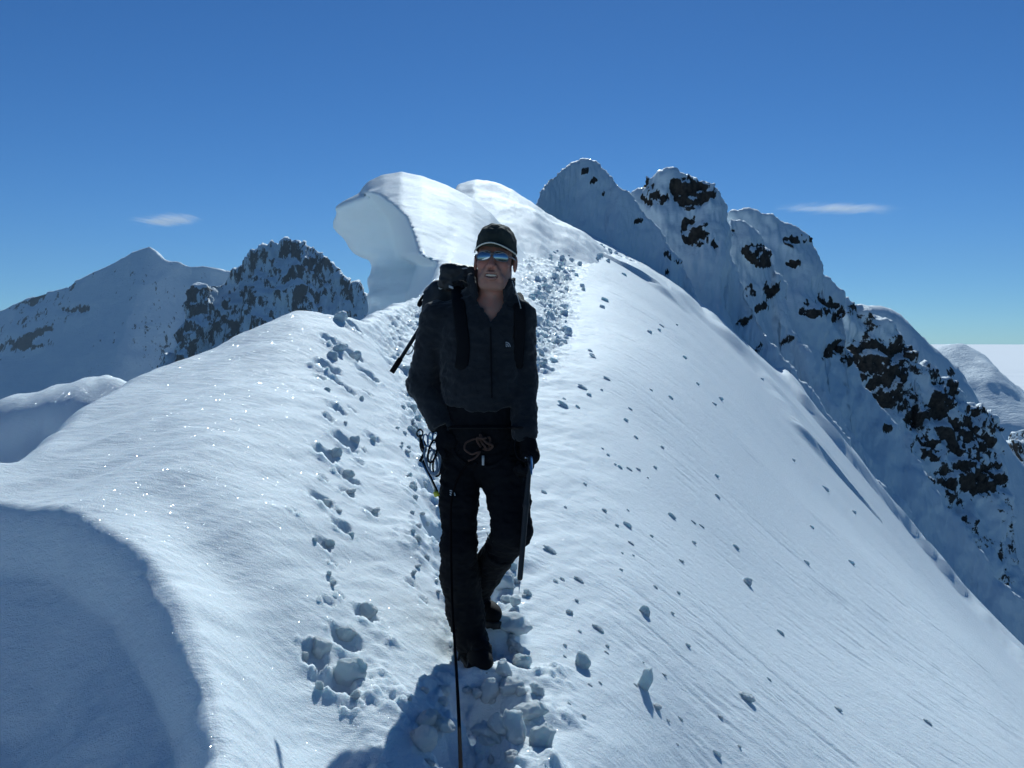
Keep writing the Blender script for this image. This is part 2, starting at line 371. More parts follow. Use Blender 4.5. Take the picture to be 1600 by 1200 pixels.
def detail(X, Y, Z, sd_):
    r = np.hypot(X, Y)
    tr = seg_dist(X, Y, TR); t2 = seg_dist(X, Y, TR2); t3 = seg_dist(X, Y, TR3)
    wd = .13 + .010 * np.clip(Y, 0, 30)
    m1 = np.exp(-(tr / wd) ** 2 * 1.2); m2 = np.exp(-(t2 / (wd * .9)) ** 2 * 1.2) * .9; m3 = np.exp(-(t3 / .3) ** 2) * .8
    m = np.maximum(np.maximum(m1, m2), m3)
    # trough, cleanest where people stepped
    dz = -.10 * m * sst(0, 4, Y)
    lump = fbm2(X * 7.5, Y * 7.5, 4, 20, .55); bill = np.abs(n2(X * 11, Y * 11, 31)) + .5 * np.abs(n2(X * 23, Y * 23, 32)) + .25 * np.abs(n2(X * 47, Y * 47, 35))
    ra = np.clip(m + .30 * n2(X * 3, Y * 3, 33) * (m > .08), 0, 1)
    am = .55 + .85 * sst(7, 16, Y)
    dz = dz + ra * am * (.045 * lump + .085 * bill)
    # churned shoulder of the trench close to the climber
    sh = .45 * np.exp(-((tr - .30) / .11) ** 2) * sst(.2, .5, n2(X * 1.7, Y * 1.7, 41) + .35) * sst(2.2, 3.2, Y) * (1 - sst(6.5, 9, Y))
    dz = dz + sh * (.03 + .11 * np.clip(bill, 0, 1) * np.clip(.5 + n2(X * 3.3, Y * 3.3, 40), 0, 1))
    # left plateau: gentle sastrugi
    lef = 1 - sst(-.2, .9, X - .05 * Y)
    a = R(64); xs = X * math.cos(a) + Y * math.sin(a); ys = -X * math.sin(a) + Y * math.cos(a)
    dz = dz + lef * (.020 * fbm2(xs * .9, ys * 2.6, 3, 50) + .004 * fbm2(xs * 4, ys * 14, 3, 54))
    dz = dz + (Y < 4.6) * np.where(sd_ < 0, -.07 * np.exp(-((sd_ + .34) / .20) ** 2), 0) * sst(2.0, 2.6, Y) * sst(-1.7, -1.2, X)
    # right slope: pits and streaks down the fall line
    rig = 1 - lef
    fx = X * FALL[0] + Y * FALL[1]; fy = -X * FALL[1] + Y * FALL[0]
    wv = fy + .06 * n2(fx * 1.1, fy * 1.1, 59)
    s1 = n2(fx * 2.0, wv * 13, 60); s2 = n2(fx * 4.5, wv * 30, 61); s3 = n2(fx * .7, fy * 4, 62); s4 = n2(fx * 9, wv * 62, 64)
    mod = np.clip(.55 + .8 * n2(X * .45, Y * .45, 66), 0.1, 1.2)
    dz = dz + rig * mod * .48 * (-.022 * sst(.28, .75, s1) - .011 * sst(.25, .7, s2) - .004 * sst(.2, .6, s4) + .012 * s3) * (1 + .03 * Y) + rig * .02 * n2(X * .8, Y * .5, 63)
    for (pl, hh, ww) in RIBP:
        x0, x1 = pl[:, 0].min() - 2, pl[:, 0].max() + 2; y0, y1 = pl[:, 1].min() - 3, pl[:, 1].max() + 3
        mm = (X > x0) & (X < x1) & (Y > y0) & (Y < y1)
        if mm.any():
            xx, yy = X[mm], Y[mm]; d = seg_dist(xx, yy, pl)
            nz = 1 + .28 * fbm2(xx * .7, yy * .7, 3, 70)
            # camera side steep, far side long
            ymid = np.interp(xx, pl[:, 0], pl[:, 1]); far = yy > ymid
            dz[mm] += hh * nz * np.exp(-(d / np.where(far, ww * 3.0, ww * .8)) ** 2)
    for (x, y, pr, dep, st) in PITS:
        mm = (np.abs(X - x) < pr * 3.2) & (np.abs(Y - y) < pr * 3.2)
        if not mm.any(): continue
        xx, yy = X[mm], Y[mm]; wob = 1 + .28 * n2(xx * 3 / pr * .5, yy * 3 / pr * .5, 80)
        d = np.hypot((xx - x), (yy - y) / st) / (pr * wob)
        dz[mm] -= dep * (1 - sst(.62, 1.05, d))
        dn = np.hypot((xx - x) * .9, (yy - (y - pr * 1.35 * st * .8)) * 1.3) / (pr * wob)      # dug snow thrown to the near side
        dz[mm] += dep * .45 * np.exp(-dn ** 2 * 2.4) * (1 + .6 * n2(xx * 30, yy * 30, 81))
        dz[mm] += .03 * np.exp(-(d - 1.15) ** 2 * 14) * np.clip(n2(xx * 24, yy * 24, 82), 0, 1)
    return dz

cx, cy = -.25, -1.3
rs = [.35]
while rs[-1] < 150:
    r = rs[-1]; rs.append(r + (.03 if r < 3.0 else max(.0105, .0030 * r) if r < 32 else .012 * r))
rs = np.array(rs)
an = np.concatenate([np.arange(-150, -33, 1.5), np.arange(-33, 33, .082), np.arange(33, 120, 1.5)])
A_, R2 = np.meshgrid(np.radians(an), rs, indexing='ij')
GX = cx + R2 * np.sin(A_); GY = cy + R2 * np.cos(A_)
GZ, SDE = ground(GX, GY)
far_cut = sst(60, 120, np.hypot(GX, GY))
GZ = GZ + detail(GX, GY, GZ, SDE) * (1 - far_cut) * (1 - .0 * SDE)
# trodden level under the climber's boots
for (fx_, fy_, fz_, fr_) in [(*P(752, 1036, 4.12), .15), (*P(768, 962, 4.50), .13), (*P(735, 1040, 4.2), .12)]:
    wt = np.exp(-(np.hypot(GX - fx_, GY - fy_) / fr_) ** 4); GZ = GZ * (1 - wt) + (fz_ + .012 + .012 * n2(GX * 14, GY * 14, 77)) * wt
# below the edges: undulating lee wall
lee = sst(.05, .8, SDE)
GZ = GZ + lee * (.08 * fbm2(GX * 1.6, GY * 1.6, 4, 90) + .02 * n2(GX * 5, GY * 5, 95))
GZ = GZ - 60 * sst(40, 150, np.hypot(GX, GY)) * 1.5
terr = mesh('snow_slope', np.stack([GX, GY, GZ], -1).reshape(-1, 3), grid_faces(len(an), len(rs)), SNOW)
tag(terr, kind='structure')
from bisect import bisect
def gz(x, y):
    a = math.degrees(math.atan2(x - cx, y - cy)); r = math.hypot(x - cx, y - cy)
    i = min(max(bisect(an, a), 1), len(an) - 1); j = min(max(bisect(rs, r), 1), len(rs) - 1)
    fa = (a - an[i-1]) / (an[i] - an[i-1]); fr = (r - rs[j-1]) / (rs[j] - rs[j-1])
    return float((GZ[i-1,j-1]*(1-fa)+GZ[i,j-1]*fa)*(1-fr) + (GZ[i-1,j]*(1-fa)+GZ[i,j]*fa)*fr)

# ------------------------------------------------------------------ lofted crests: cornice, pinnacles, mountains
def resample(pts, n):
    pts = np.asarray(pts, float); s = np.r_[0, np.cumsum(np.linalg.norm(np.diff(pts, axis=0), axis=1))]
    t = np.linspace(0, s[-1], n); out = np.stack([np.interp(t, s, pts[:, k]) for k in range(pts.shape[1])], -1); return out
def smooth_rows(a, n):
    for _ in range(n):
        b = a.copy(); b[1:-1] = (a[:-2] + 2 * a[1:-1] + a[2:]) / 4; a = b
    return a
def crest_loft(name, pts, near, far, nu, nv, amp, sc, mat, rock=0.0, rocks=(), tilt=0.0, seed=0, sm=3, ridge=0.0, oct=5, big=False, kind='structure', fine=.05):
    """pts: (column,row,distance) crest; near/far: cross-section [(dy,dz)] with the near side first"""
    C = np.array([P(*p) for p in pts]); C = smooth_rows(resample(C, nu), sm)
    prof = [(-a, -b) for a, b in near[::-1]] + [(0, 0)] + [(a, -b) for a, b in far]
    pr = smooth_rows(resample(prof, nv), 2)
    V = np.zeros((nu, nv, 3))
    V[..., 0] = C[:, None, 0] + tilt * pr[None, :, 1]
    V[..., 1] = C[:, None, 1] + pr[None, :, 0]
    V[..., 2] = C[:, None, 2] + pr[None, :, 1]
    X, Y, Z = V[..., 0], V[..., 1], V[..., 2]
    du = np.gradient(V, axis=0); dv = np.gradient(V, axis=1); N = np.cross(du, dv); N /= np.linalg.norm(N, axis=2)[..., None] + 1e-9
    if N[nu // 2, nv // 4, 1] > 0: N = -N
    nz = fbm3(X / sc, Y / sc, Z / sc, oct, seed, .52)
    if ridge: nz = nz * (1 - ridge) + ridge * (1 - 2 * np.abs(fbm3(X / sc * .8, Y / sc * .5, Z / sc * .45, oct, seed + 9, .5)))
    edge = 1.0
    V = V + N * (amp * nz * edge)[..., None]
    V = V + N * (fine * fbm3(X / sc * 9, Y / sc * 9, Z / sc * 6, 3, seed + 40))[..., None]
    X, Y, Z = V[..., 0], V[..., 1], V[..., 2]
    px, py = proj(X, Y, Z)
    rk = np.full(X.shape, rock, float)
    rn = fbm3(X / sc * 1.3 + 50 + (Z / sc if big else 0), Y / sc * 1.3, Z / sc * (.7 if big else 1.3), 4, seed + 20)
    rm = fbm3(X / sc * 1.7 + 90, Y / sc * 1.7, Z / sc * 1.7, 4, seed + 27); rf = fbm3(X / sc * 5, Y / sc * 5, Z / sc * 5, 3, seed + 22)
    if rock > 0: rk = np.clip(rock + (.55 if sc < 20 else .32) * rn, 0, 1)
    for (cx_, cy_, rx, ry, an_) in rocks:
        ca, sa = math.cos(R(an_)), math.sin(R(an_))
        wx_ = min(rx, ry, 14) * .8
        dx, dy = px - cx_ + wx_ * (rn + .6 * rf), py - cy_ + wx_ * (rm - .6 * rf); a = (dx * ca + dy * sa) / rx; b = (-dx * sa + dy * ca) / ry
        d = np.sqrt(a * a + b * b) + .42 * rn + .22 * rf
        rk = np.maximum(rk, 1 - sst(.75, 1.1, d))
    m = (rk > .5).astype(float); 
    cr_ = fbm3(X / sc * 2.6 + Z / sc, Y / sc * 2.6, Z / sc * 3.2, 4, seed + 30)
    st_ = np.round(cr_ * 3.2) / 3.2 * .6 + cr_ * .4                         # broken, stepped faces
    V = V + N * (rk * amp * (.1 if big else .75) * st_)[..., None]
    o = mesh(name, V.reshape(-1, 3), grid_faces(nu, nv), mat); attr(o, 'rock', rk); tag(o, kind=kind)
    return o
# big wind cornice: a solid with an undercut, curled lip on the lee side and a hollow front
def big_cornice():
    D = 24.0; lo = np.array([-5.6, 15.0, -4.0]); hi = np.array([1.4, 33.0, 4.7]); h = .058
    m = lambda rows: (np.array([P(a, b, D)[0] for a, b in rows]), np.array([P(a, b, D)[2] for a, b in rows]))
    tx, tz = m([(480,420),(502,350),(516,330),(542,308),(560,297),(577,284),(597,273),(625,268),(660,274),(700,289),(740,311),(768,333),(800,372),(840,450),(900,600)])
    lx, lz = m([(570,900),(568,480),(563,440),(558,412),(553,398),(540,394),(530,390),(520,378),(511,362),(507,350),(507,200)])
    bz_ = lz * 0
    zb = np.array([ray(0, q)[1] for q in (520, 480, 440, 414, 400, 340, 308, 292, 200)]); pb = np.array([655, 662, 676, 684, 655, 640, 612, 575, 540.])
    def fn(X, Y, Z):
        wx = X + .05 * n3(X * .9, Y * .9, Z * .9, 301); 
        sc_ = np.minimum(1, Y / D)
        T = np.interp(wx / np.clip(sc_, .7, 1), tx, tz)
        g = np.where(Y < D, .36 * (D - Y) - .25 * (1 - np.exp(-(D - Y) / .8)) * 0, .05 * np.clip(Y - D, 0, None) ** 1.3)
        rd = .35 * np.exp(-np.clip(D - Y, 0, None) / .9) * 0
        top = (Z - T + g) * .86
        left = np.interp(Z, lz, lx) + .10 * (Y - D) * (Y > D) - wx
        px = 800 + F * X / Y; w_ = Z / Y
        bnd = np.interp(w_, zb, pb); s_ = sst(bnd - 34, bnd + 30, px)
        roof = sst(P(0, 350, D)[2], P(0, 300, D)[2], Z); under = np.exp(-((Z - P(0, 392, D)[2]) / .75) ** 2)
        yf = D - .9 * roof - .35 + 1.25 * under - 14 * s_
        front = (yf - Y) * np.where((s_ > 0) & (s_ < 1), .5, .9)
        a = -smin(-top, -left, .2); a = -smin(-a, -front, .75)
        nz = .07 * fbm3(X / 1.5, Y / 1.5, Z / 1.5, 4, 303) + .018 * fbm3(X * 3, Y * 3, Z * 5, 2, 305)
        a = a + nz * (1 - .7 * s_) + (1 - s_) * .022 * np.sin(Z * 11 + 2.5 * n3(X * .7, Y * .7, Z * .7, 309))
        gx, gy = X[:, :, 0], Y[:, :, 0]; gr, _ = ground(gx, gy); t = (Z - gr[:, :, None] + .05) * .8
        t = np.where(Y > 15.5, t, 1)
        return smin(a, t, .45)
    V, Q = surface_nets(fn, lo, hi, h)
    # keep only what rises out of the ridge
    gr, _ = ground(V[:, 0], V[:, 1]); k = V[:, 2] > gr - .045; kf = k[Q].any(1)
    k2 = (V[:, 0] > -2.6) | (V[:, 2] > -3.9); Q = Q[kf]
    us = np.unique(Q); rm = -np.ones(len(V), int); rm[us] = np.arange(len(us))
    return tag(mesh('snow_cornice', V[us], rm[Q], SNOW), kind='structure')
big_cornice()
crest_loft('snow_cornice', [(705,380,31.6),(711,340,31.8),(712,304,32),(719,290,32),(745,284,32),(775,287,32),(802,297,32),(832,313,32),(852,328,32),(878,345,32),(905,360,32.2),(935,382,32.6),(980,420,33)],
    [(.5,.03),(1.5,.25),(4,1.05),(8,2.6),(12,4.6)], [(.3,.1),(1.2,.9),(3,4),(5,9)], 260, 150, .10, 2.2, SNOW, seed=131, fine=.0, sm=4)

N_ = lambda s: [(.05*s, .06*s), (.35*s, .45*s), (1.1*s, 1.9*s), (2.7*s, 4.6*s), (5.6*s, 9*s), (10*s, 16*s)]
Fr = lambda s: [(.15*s, .06*s), (.8*s, .6*s), (2*s, 2.4*s), (4*s, 6*s), (7*s, 12*s)]
crest_loft('snow_pinnacle', [(835,330,35.0),(843,308,35.5),(848,292,36.0),(862,274,37.0),(885,258,38.0),(905,249,38.5),(920,243,38.5),(935,252,38.5),(952,268,38.5),(968,288,38.0),(985,302,38.0),(1005,325,37.8),(1030,355,37.5),(1050,385,37.0),(1068,410,37.0),(1080,440,36.5),(1092,472,36.0),(1120,520,35.5),(1160,580,35.0)],
    N_(.8), Fr(.8), 420, 180, .16, 1.3, SNOWROCK, 0, [(915,270,6,9,70),(928,282,4,8,60),(944,302,3,5,40),(1000,345,5,12,60),(1045,400,10,5,35),(1058,408,6,5,0),(1043,425,5,5,0)], seed=3, tilt=.12, ridge=.2)
crest_loft('rock_pinnacle', [(960,400,43),(985,305,43),(992,292,43),(1010,272,43),(1035,261,43),(1060,264,43),(1085,274,42.6),(1110,281,42.3),(1128,298,42),(1137,320,42),(1138,345,42),(1128,372,41.6),(1150,420,41),(1172,470,40),(1200,520,39),(1240,580,38),(1300,660,37),(1380,760,36)],
    N_(1.0), Fr(1), 420, 200, .34, 1.7, SNOWROCK, 0, [(1080,300,36,26,15),(1004,284,10,14,-40),(1020,310,22,10,20),(1085,365,24,24,40),(1120,378,10,10,0),(1160,505,7,12,60),(1185,545,5,12,50)], seed=14, tilt=.1, ridge=.25)
crest_loft('rock_pinnacle', [(1120,420,47),(1135,350,47),(1142,336,47),(1165,348,47),(1190,372,47),(1202,392,47),(1212,420,46.5),(1226,440,46.5),(1228,462,46),(1215,475,45.6),(1240,520,45),(1262,560,44),(1300,630,43),(1350,700,42),(1420,800,41)],
    N_(1.0), Fr(1), 420, 190, .32, 1.7, SNOWROCK, 0, [(1143,365,9,9,0),(1180,402,26,15,20),(1205,450,16,12,20),(1170,455,8,9,0),(1190,480,8,11,70),(1230,530,6,14,50)], seed=25, tilt=.1, ridge=.25)
crest_loft('rock_pinnacle', [(1110,420,54),(1145,334,54),(1180,327,54),(1210,335,54),(1240,350,54),(1262,364,54),(1277,385,54),(1280,410,54),(1284,428,53.5),(1308,452,53.5),(1318,480,53),(1312,520,52.5),(1335,570,52),(1372,630,51),(1420,690,50),(1470,770,49),(1510,830,48),(1560,900,47),(1640,1000,46)],
    N_(1.25), Fr(1), 460, 210, .42, 2.0, SNOWROCK, 0, [(1245,375,24,12,5),(1237,410,12,6,0),(1270,485,22,22,20),(1308,498,10,8,0),(1300,545,10,20,50),(1322,560,10,12,50),(1385,665,8,6,0),(1455,745,8,10,45),(1480,770,6,10,45)], seed=36, tilt=.1, ridge=.25)
crest_loft('rock_buttress', [(1270,470,62),(1285,440,62),(1310,458,62),(1345,480,62),(1385,505,62),(1418,527,62),(1432,545,62),(1425,560,61.5),(1460,580,62),(1490,598,62),(1520,628,62),(1555,655,62),(1562,672,62),(1548,700,61),(1556,740,61),(1562,772,61),(1545,785,60.5),(1560,830,60),(1590,890,59),(1640,960,58)],
    N_(1.5), Fr(1.2), 520, 240, .75, 2.6, SNOWROCK, 0.33, [(1340,575,22,16,30),(1400,580,24,16,10),(1360,560,34,26,10),(1410,545,26,18,10),(1385,610,36,26,30),(1430,650,26,22,20),(1475,620,20,24,60),(1500,680,48,26,35),(1520,740,42,26,35),(1530,655,30,16,20),(1450,700,26,14,30),(1545,765,18,10,0)], seed=47, tilt=.12, ridge=.4)
crest_loft('snow_shoulder', [(1290,520,86),(1318,466,86),(1345,473,86),(1375,480,86),(1400,490,86),(1425,510,86),(1455,540,86),(1480,562,86),(1503,582,86),(1520,620,86),(1545,655,86),(1600,720,86),(1700,820,86)],
    [(1.,.3),(2.4,1.6),(5,6),(9,15),(14,27)], Fr(2), 260, 120, .35, 5, SNOWROCK, 0, [(1490,577,11,10,30),(1530,650,16,8,30)], seed=58)
crest_loft('rock_buttress', [(1535,760,112),(1548,712,112),(1562,700,112),(1580,690,112),(1600,678,112),(1640,650,112),(1720,600,112)],
    [(1,1.5),(2,4),(5,10),(10,22),(22,50)], Fr(3), 240, 180, 1.4, 5, SNOWROCK, 0.42, [(1578,735,14,14,0),(1590,770,16,10,0)], seed=69, ridge=.4)

# far peaks
crest_loft('distant_mountain', [(-420,640,2900),(-200,560,2900),(-60,512,2800),(0,482,2750),(30,465,2700),(62,452,2700),(100,442,2700),(140,424,2700),(175,406,2700),(205,392,2700),(232,380,2700),(243,386,2700),(256,400,2700),(275,404,2720),(300,412,2750),(330,416,2750),(370,424,2800),(450,450,2850),(560,500,2900),(700,560,3000)],
    [(12,30),(90,150),(360,430),(800,900),(1400,1500)], [(60,30),(300,300),(900,900)], 620, 320, 20, 260, FARSNOW, 0.06, [(60,460,60,14,-25),(30,540,50,10,0),(60,520,40,9,-20),(110,480,26,8,10)], seed=80, sm=1, ridge=.35, oct=7)
crest_loft('distant_mountain', [(120,720,1500),(200,620,1500),(255,560,1500),(290,530,1520),(298,470,1540),(310,448,1550),(345,438,1600),(362,424,1600),(378,414,1600),(392,400,1600),(402,386,1600),(412,384,1600),(424,376,1600),(433,379,1600),(444,372,1600),(452,368,1600),(462,374,1600),(474,375,1600),(482,386,1600),(492,390,1600),(504,404,1600),(514,412,1600),(528,432,1600),(545,444,1600),(560,452,1600),(600,480,1620),(700,540,1650),(800,620,1700)],
    [(8,16),(60,95),(240,330),(520,640),(900,1000)], [(30,20),(200,230),(600,600)], 720, 400, 22, 75, FARSNOW, 0.52, [], seed=91, sm=1, ridge=.55, oct=7)
crest_loft('distant_mountain', [(1330,640,2300),(1400,575,2300),(1450,548,2300),(1480,540,2300),(1505,538,2300),(1525,552,2300),(1550,578,2300),(1580,604,2300),(1620,628,2300),(1700,670,2300),(1850,720,2300)],
    [(40,12),(160,60),(500,260),(1000,640),(1600,1100)], [(60,30),(300,200),(900,700)], 300, 200, 30, 330, FARSNOW, 0.05, [], seed=102, sm=2, ridge=.5, oct=6)
crest_loft('snow_shoulder', [(-420,760,16),(-200,700,16),(-60,645,16),(0,628,16),(60,612,16.3),(120,598,16.6),(172,590,17),(230,600,17),(300,640,17),(380,700,17)],
    [(.5,.05),(1.2,.4),(2.2,1.6),(3.5,4),(6,9)], Fr(1.0), 220, 120, .16, 1.8, SNOW, seed=113, fine=0)

# sea of clouds far below, out to the horizon
VAL = pbr('valley_ground', (.10, .115, .10), .9)
tag(mesh('valley', [(-5000,-300,-2400),(5000,-300,-2400),(5000,4900,-2400),(-5000,4900,-2400)], [(0,1,2,3)], VAL), kind='structure')
rr = np.geomspace(5300, 420000, 260); aa = np.radians(np.arange(-75, 75.1, .5)); A2, RR = np.meshgrid(aa, rr, indexing='ij')
cxx, cyy = RR * np.sin(A2), RR * np.cos(A2)
CLOUD = pbr('cloud_top', (.97, .97, .97), 1.0, spec=0)
cz = -1450 + 90 * fbm2(cxx / 2200, cyy / 2200, 5, 7) * (1 - sst(40000, 120000, RR))
cs = mesh('sea_of_clouds', np.stack([cxx, cyy, cz], -1).reshape(-1, 3), grid_faces(len(aa), len(rr)), CLOUD); tag(cs, kind='structure')

# thin mountain air
hb = mesh('haze', [(x, y, z) for x in (-5200, 5200) for y in (-400, 5000) for z in (-2500, 420)], [(0,1,3,2),(4,6,7,5),(0,4,5,1),(2,3,7,6),(0,2,6,4),(1,5,7,3)], None, smooth=False)
hm = bpy.data.materials.new('haze'); hm.use_nodes = True; ht = hm.node_tree; ht.nodes.clear()
ho = ht.nodes.new('ShaderNodeOutputMaterial'); hv = ht.nodes.new('ShaderNodeVolumePrincipled')
hv.inputs['Color'].default_value = (.50, .74, 1, 1); hv.inputs['Density'].default_value = 0.00006; ht.links.new(hv.outputs[0], ho.inputs['Volume'])
hb.data.materials.append(hm); tag(hb, 'thin blue air between the ridge and the far peaks', kind='stuff')
# ------------------------------------------------------------------ the climber
D0 = 4.2
def W(px, py, dy=0.0): return np.array(P(px, py, D0 + dy))
FLEECE = pbr('fleece', (.0125, .015, .0195), .95, bump=(160, .5, .004), var=(14, (.016, .019, .024)), spec=.15, sheen=.15)
SHELL = pbr('black_softshell', (.007, .0078, .010), .9, bump=(260, .3, .002), spec=.08)
NYLON = pbr('black_nylon', (.007, .0075, .009), .8, bump=(300, .3, .002), spec=.12)
PACKM = pbr('pack_fabric', (.014, .015, .018), .6, bump=(220, .4, .002), var=(6, (.018, .02, .023)), spec=.4)
SKIN = pbr('skin', (.31, .165, .125), .6, bump=(120, .12, .002), var=(30, (.38, .155, .11)), spec=.4)
LIP = pbr('lips', (.27, .125, .105), .6); TEETH = pbr('teeth', (.62, .52, .42), .35)
CAPM = pbr('cap_cloth', (.030, .035, .030), .85, bump=(180, .4, .002), var=(12, (.045, .05, .042)), spec=.2)
TRIM = pbr('pale_trim', (.62, .60, .52), .7); GREY = pbr('grey_webbing', (.42, .44, .46), .7, bump=(200, .4, .002))
METAL = pbr('metal', (.62, .65, .68), .28, 1.0); DMETAL = pbr('dark_metal', (.018, .019, .022), .5, .0, spec=.3)
LENS = pbr('mirror_lens', (.40, .44, .47), .10, 1.0); FRAME = pbr('frame', (.16, .15, .16), .3, .6)
ROPEM = pbr('rope', (.006, .005, .006), .95, spec=0.02); BROWN = pbr('brown_rope', (.06, .028, .02), .85, bump=(400, .8, .002))
YEL = pbr('yellow_paint', (.50, .50, .04), .5); BLUEM = pbr('blue_grey_sling', (.13, .19, .27), .6)
RUB = pbr('boot_rubber', (.015, .015, .016), .7)
HAIR = pbr('short_hair', (.045, .03, .022), .9, bump=(300, .8, .003))

foot0 = W(745, 1036)
person = empty('person', foot0, 'climber in dark fleece, cap and mirrored sunglasses standing on the snow ridge', 'person')
def part(name, V, Q, mat, parent=person, off=foot0):
    return mesh(name, np.asarray(V) - off, Q, mat, parent)
def sdfpart(name, fn, pts, pad, h, mat, parent=person, off=foot0, wr=0, wsc=.07, wst=(1, 1, 1), seed=0, lo=None, hi=None):
    pts = np.array(pts); lo = pts.min(0) - pad if lo is None else lo; hi = pts.max(0) + pad if hi is None else hi
    V, Q = surface_nets(fn, lo, hi, h)
    if wr:
        e = h * .5; X, Y, Z = V.T
        g = np.stack([fn(X+e, Y, Z) - fn(X-e, Y, Z), fn(X, Y+e, Z) - fn(X, Y-e, Z), fn(X, Y, Z+e) - fn(X, Y, Z-e)], -1)
        g /= np.linalg.norm(g, axis=1)[:, None] + 1e-9
        q = V / wsc * np.array(wst)
        a = 1 - 2 * np.abs(fbm3(q[:, 0], q[:, 1], q[:, 2], 3, seed)); b = fbm3(q[:, 0] * 2.2, q[:, 1] * 2.2, q[:, 2] * 2.2, 2, seed + 7)
        V = V + g * (wr * (.6 * a + .4 * b))[:, None]
    return part(name, V, Q, mat, parent, off)
def chain(X, Y, Z, pts, rad, k=.02):
    d = None
    for (a, b, ra, rb) in zip(pts[:-1], pts[1:], rad[:-1], rad[1:]):
        c = cone(X, Y, Z, a, b, ra, rb); d = c if d is None else smin(d, c, k)
    return d
def tube(name, pts, r, mat, parent=person, off=foot0, n=8, rad=None, closed=False, flat=1.0, up=None):
    """smooth tube through points"""
    p = np.array(pts, float)
    if len(p) > 2:
        q = resample(p, len(p) * 6 if len(p) < 40 else len(p)); p = smooth_rows(q, 3)
    m = len(p); t = np.gradient(p, axis=0); t /= np.linalg.norm(t, axis=1)[:, None] + 1e-9
    ref = np.array(up if up is not None else (.3, .9, .25)); V = []
    for i in range(m):
        a = np.cross(t[i], ref); a /= np.linalg.norm(a) + 1e-9; b = np.cross(t[i], a); rr_ = r if rad is None else np.interp(i / (m - 1), np.linspace(0, 1, len(rad)), rad)
        for k in range(n):
            an_ = 2 * math.pi * k / n; V.append(p[i] + rr_ * (a * math.cos(an_) + b * math.sin(an_) * flat))
    Fc = [(i * n + k, i * n + (k + 1) % n, (i + 1) * n + (k + 1) % n, (i + 1) * n + k) for i in range(m - 1) for k in range(n)]
    Fc += [tuple(range(n))[::-1], tuple((m - 1) * n + k for k in range(n))]
    return part(name, V, Fc, mat, parent, off)
def box_between(a, b, wx, wy):
    """flat bar from a to b"""
    a = np.array(a, float); b = np.array(b, float); t = (b - a) / np.linalg.norm(b - a); s = np.cross(t, (0, 1, 0)); s /= np.linalg.norm(s); f = np.cross(s, t)
    V = [p + sx * s * wx + sy * f * wy for p in (a, b) for sx, sy in ((-1, -1), (1, -1), (1, 1), (-1, 1))]
    return V, [(0,1,2,3)[::-1], (4,5,6,7), (0,1,5,4), (1,2,6,5), (2,3,7,6), (3,0,4,7)]
def bar(name, a, b, wx, wy, mat, parent=person, off=foot0):
    V, Fc = box_between(a, b, wx, wy); o = part(name, V, Fc, mat, parent, off); o.data.polygons.foreach_set('use_smooth', [False] * 6)
    bv = o.modifiers.new('bevel', 'BEVEL'); bv.width = min(wx, wy) * .5; bv.segments = 2; return o

# joints (his right side is on the left of the picture)
shR, elR, wrR = W(683, 497, .02), W(661, 600, .05), W(690, 664, -.03)
shL, elL, wrL = W(812, 495, .02), W(816, 592, .03), W(820, 676, -.08)
neckb, chest, waist, pelv = W(766, 482, .02), W(752, 540, .02), W(752, 625, .03), W(752, 685, .03)
hipR, knR, anR = W(722, 700, .02), W(717, 855, -.06), W(736, 1012, .04)
hipL, knL, anL = W(785, 700, .02), W(792, 834, -.12), W(748, 945, .34)
toeR, toeL = W(757, 1024, -.09), W(758, 952, .28)

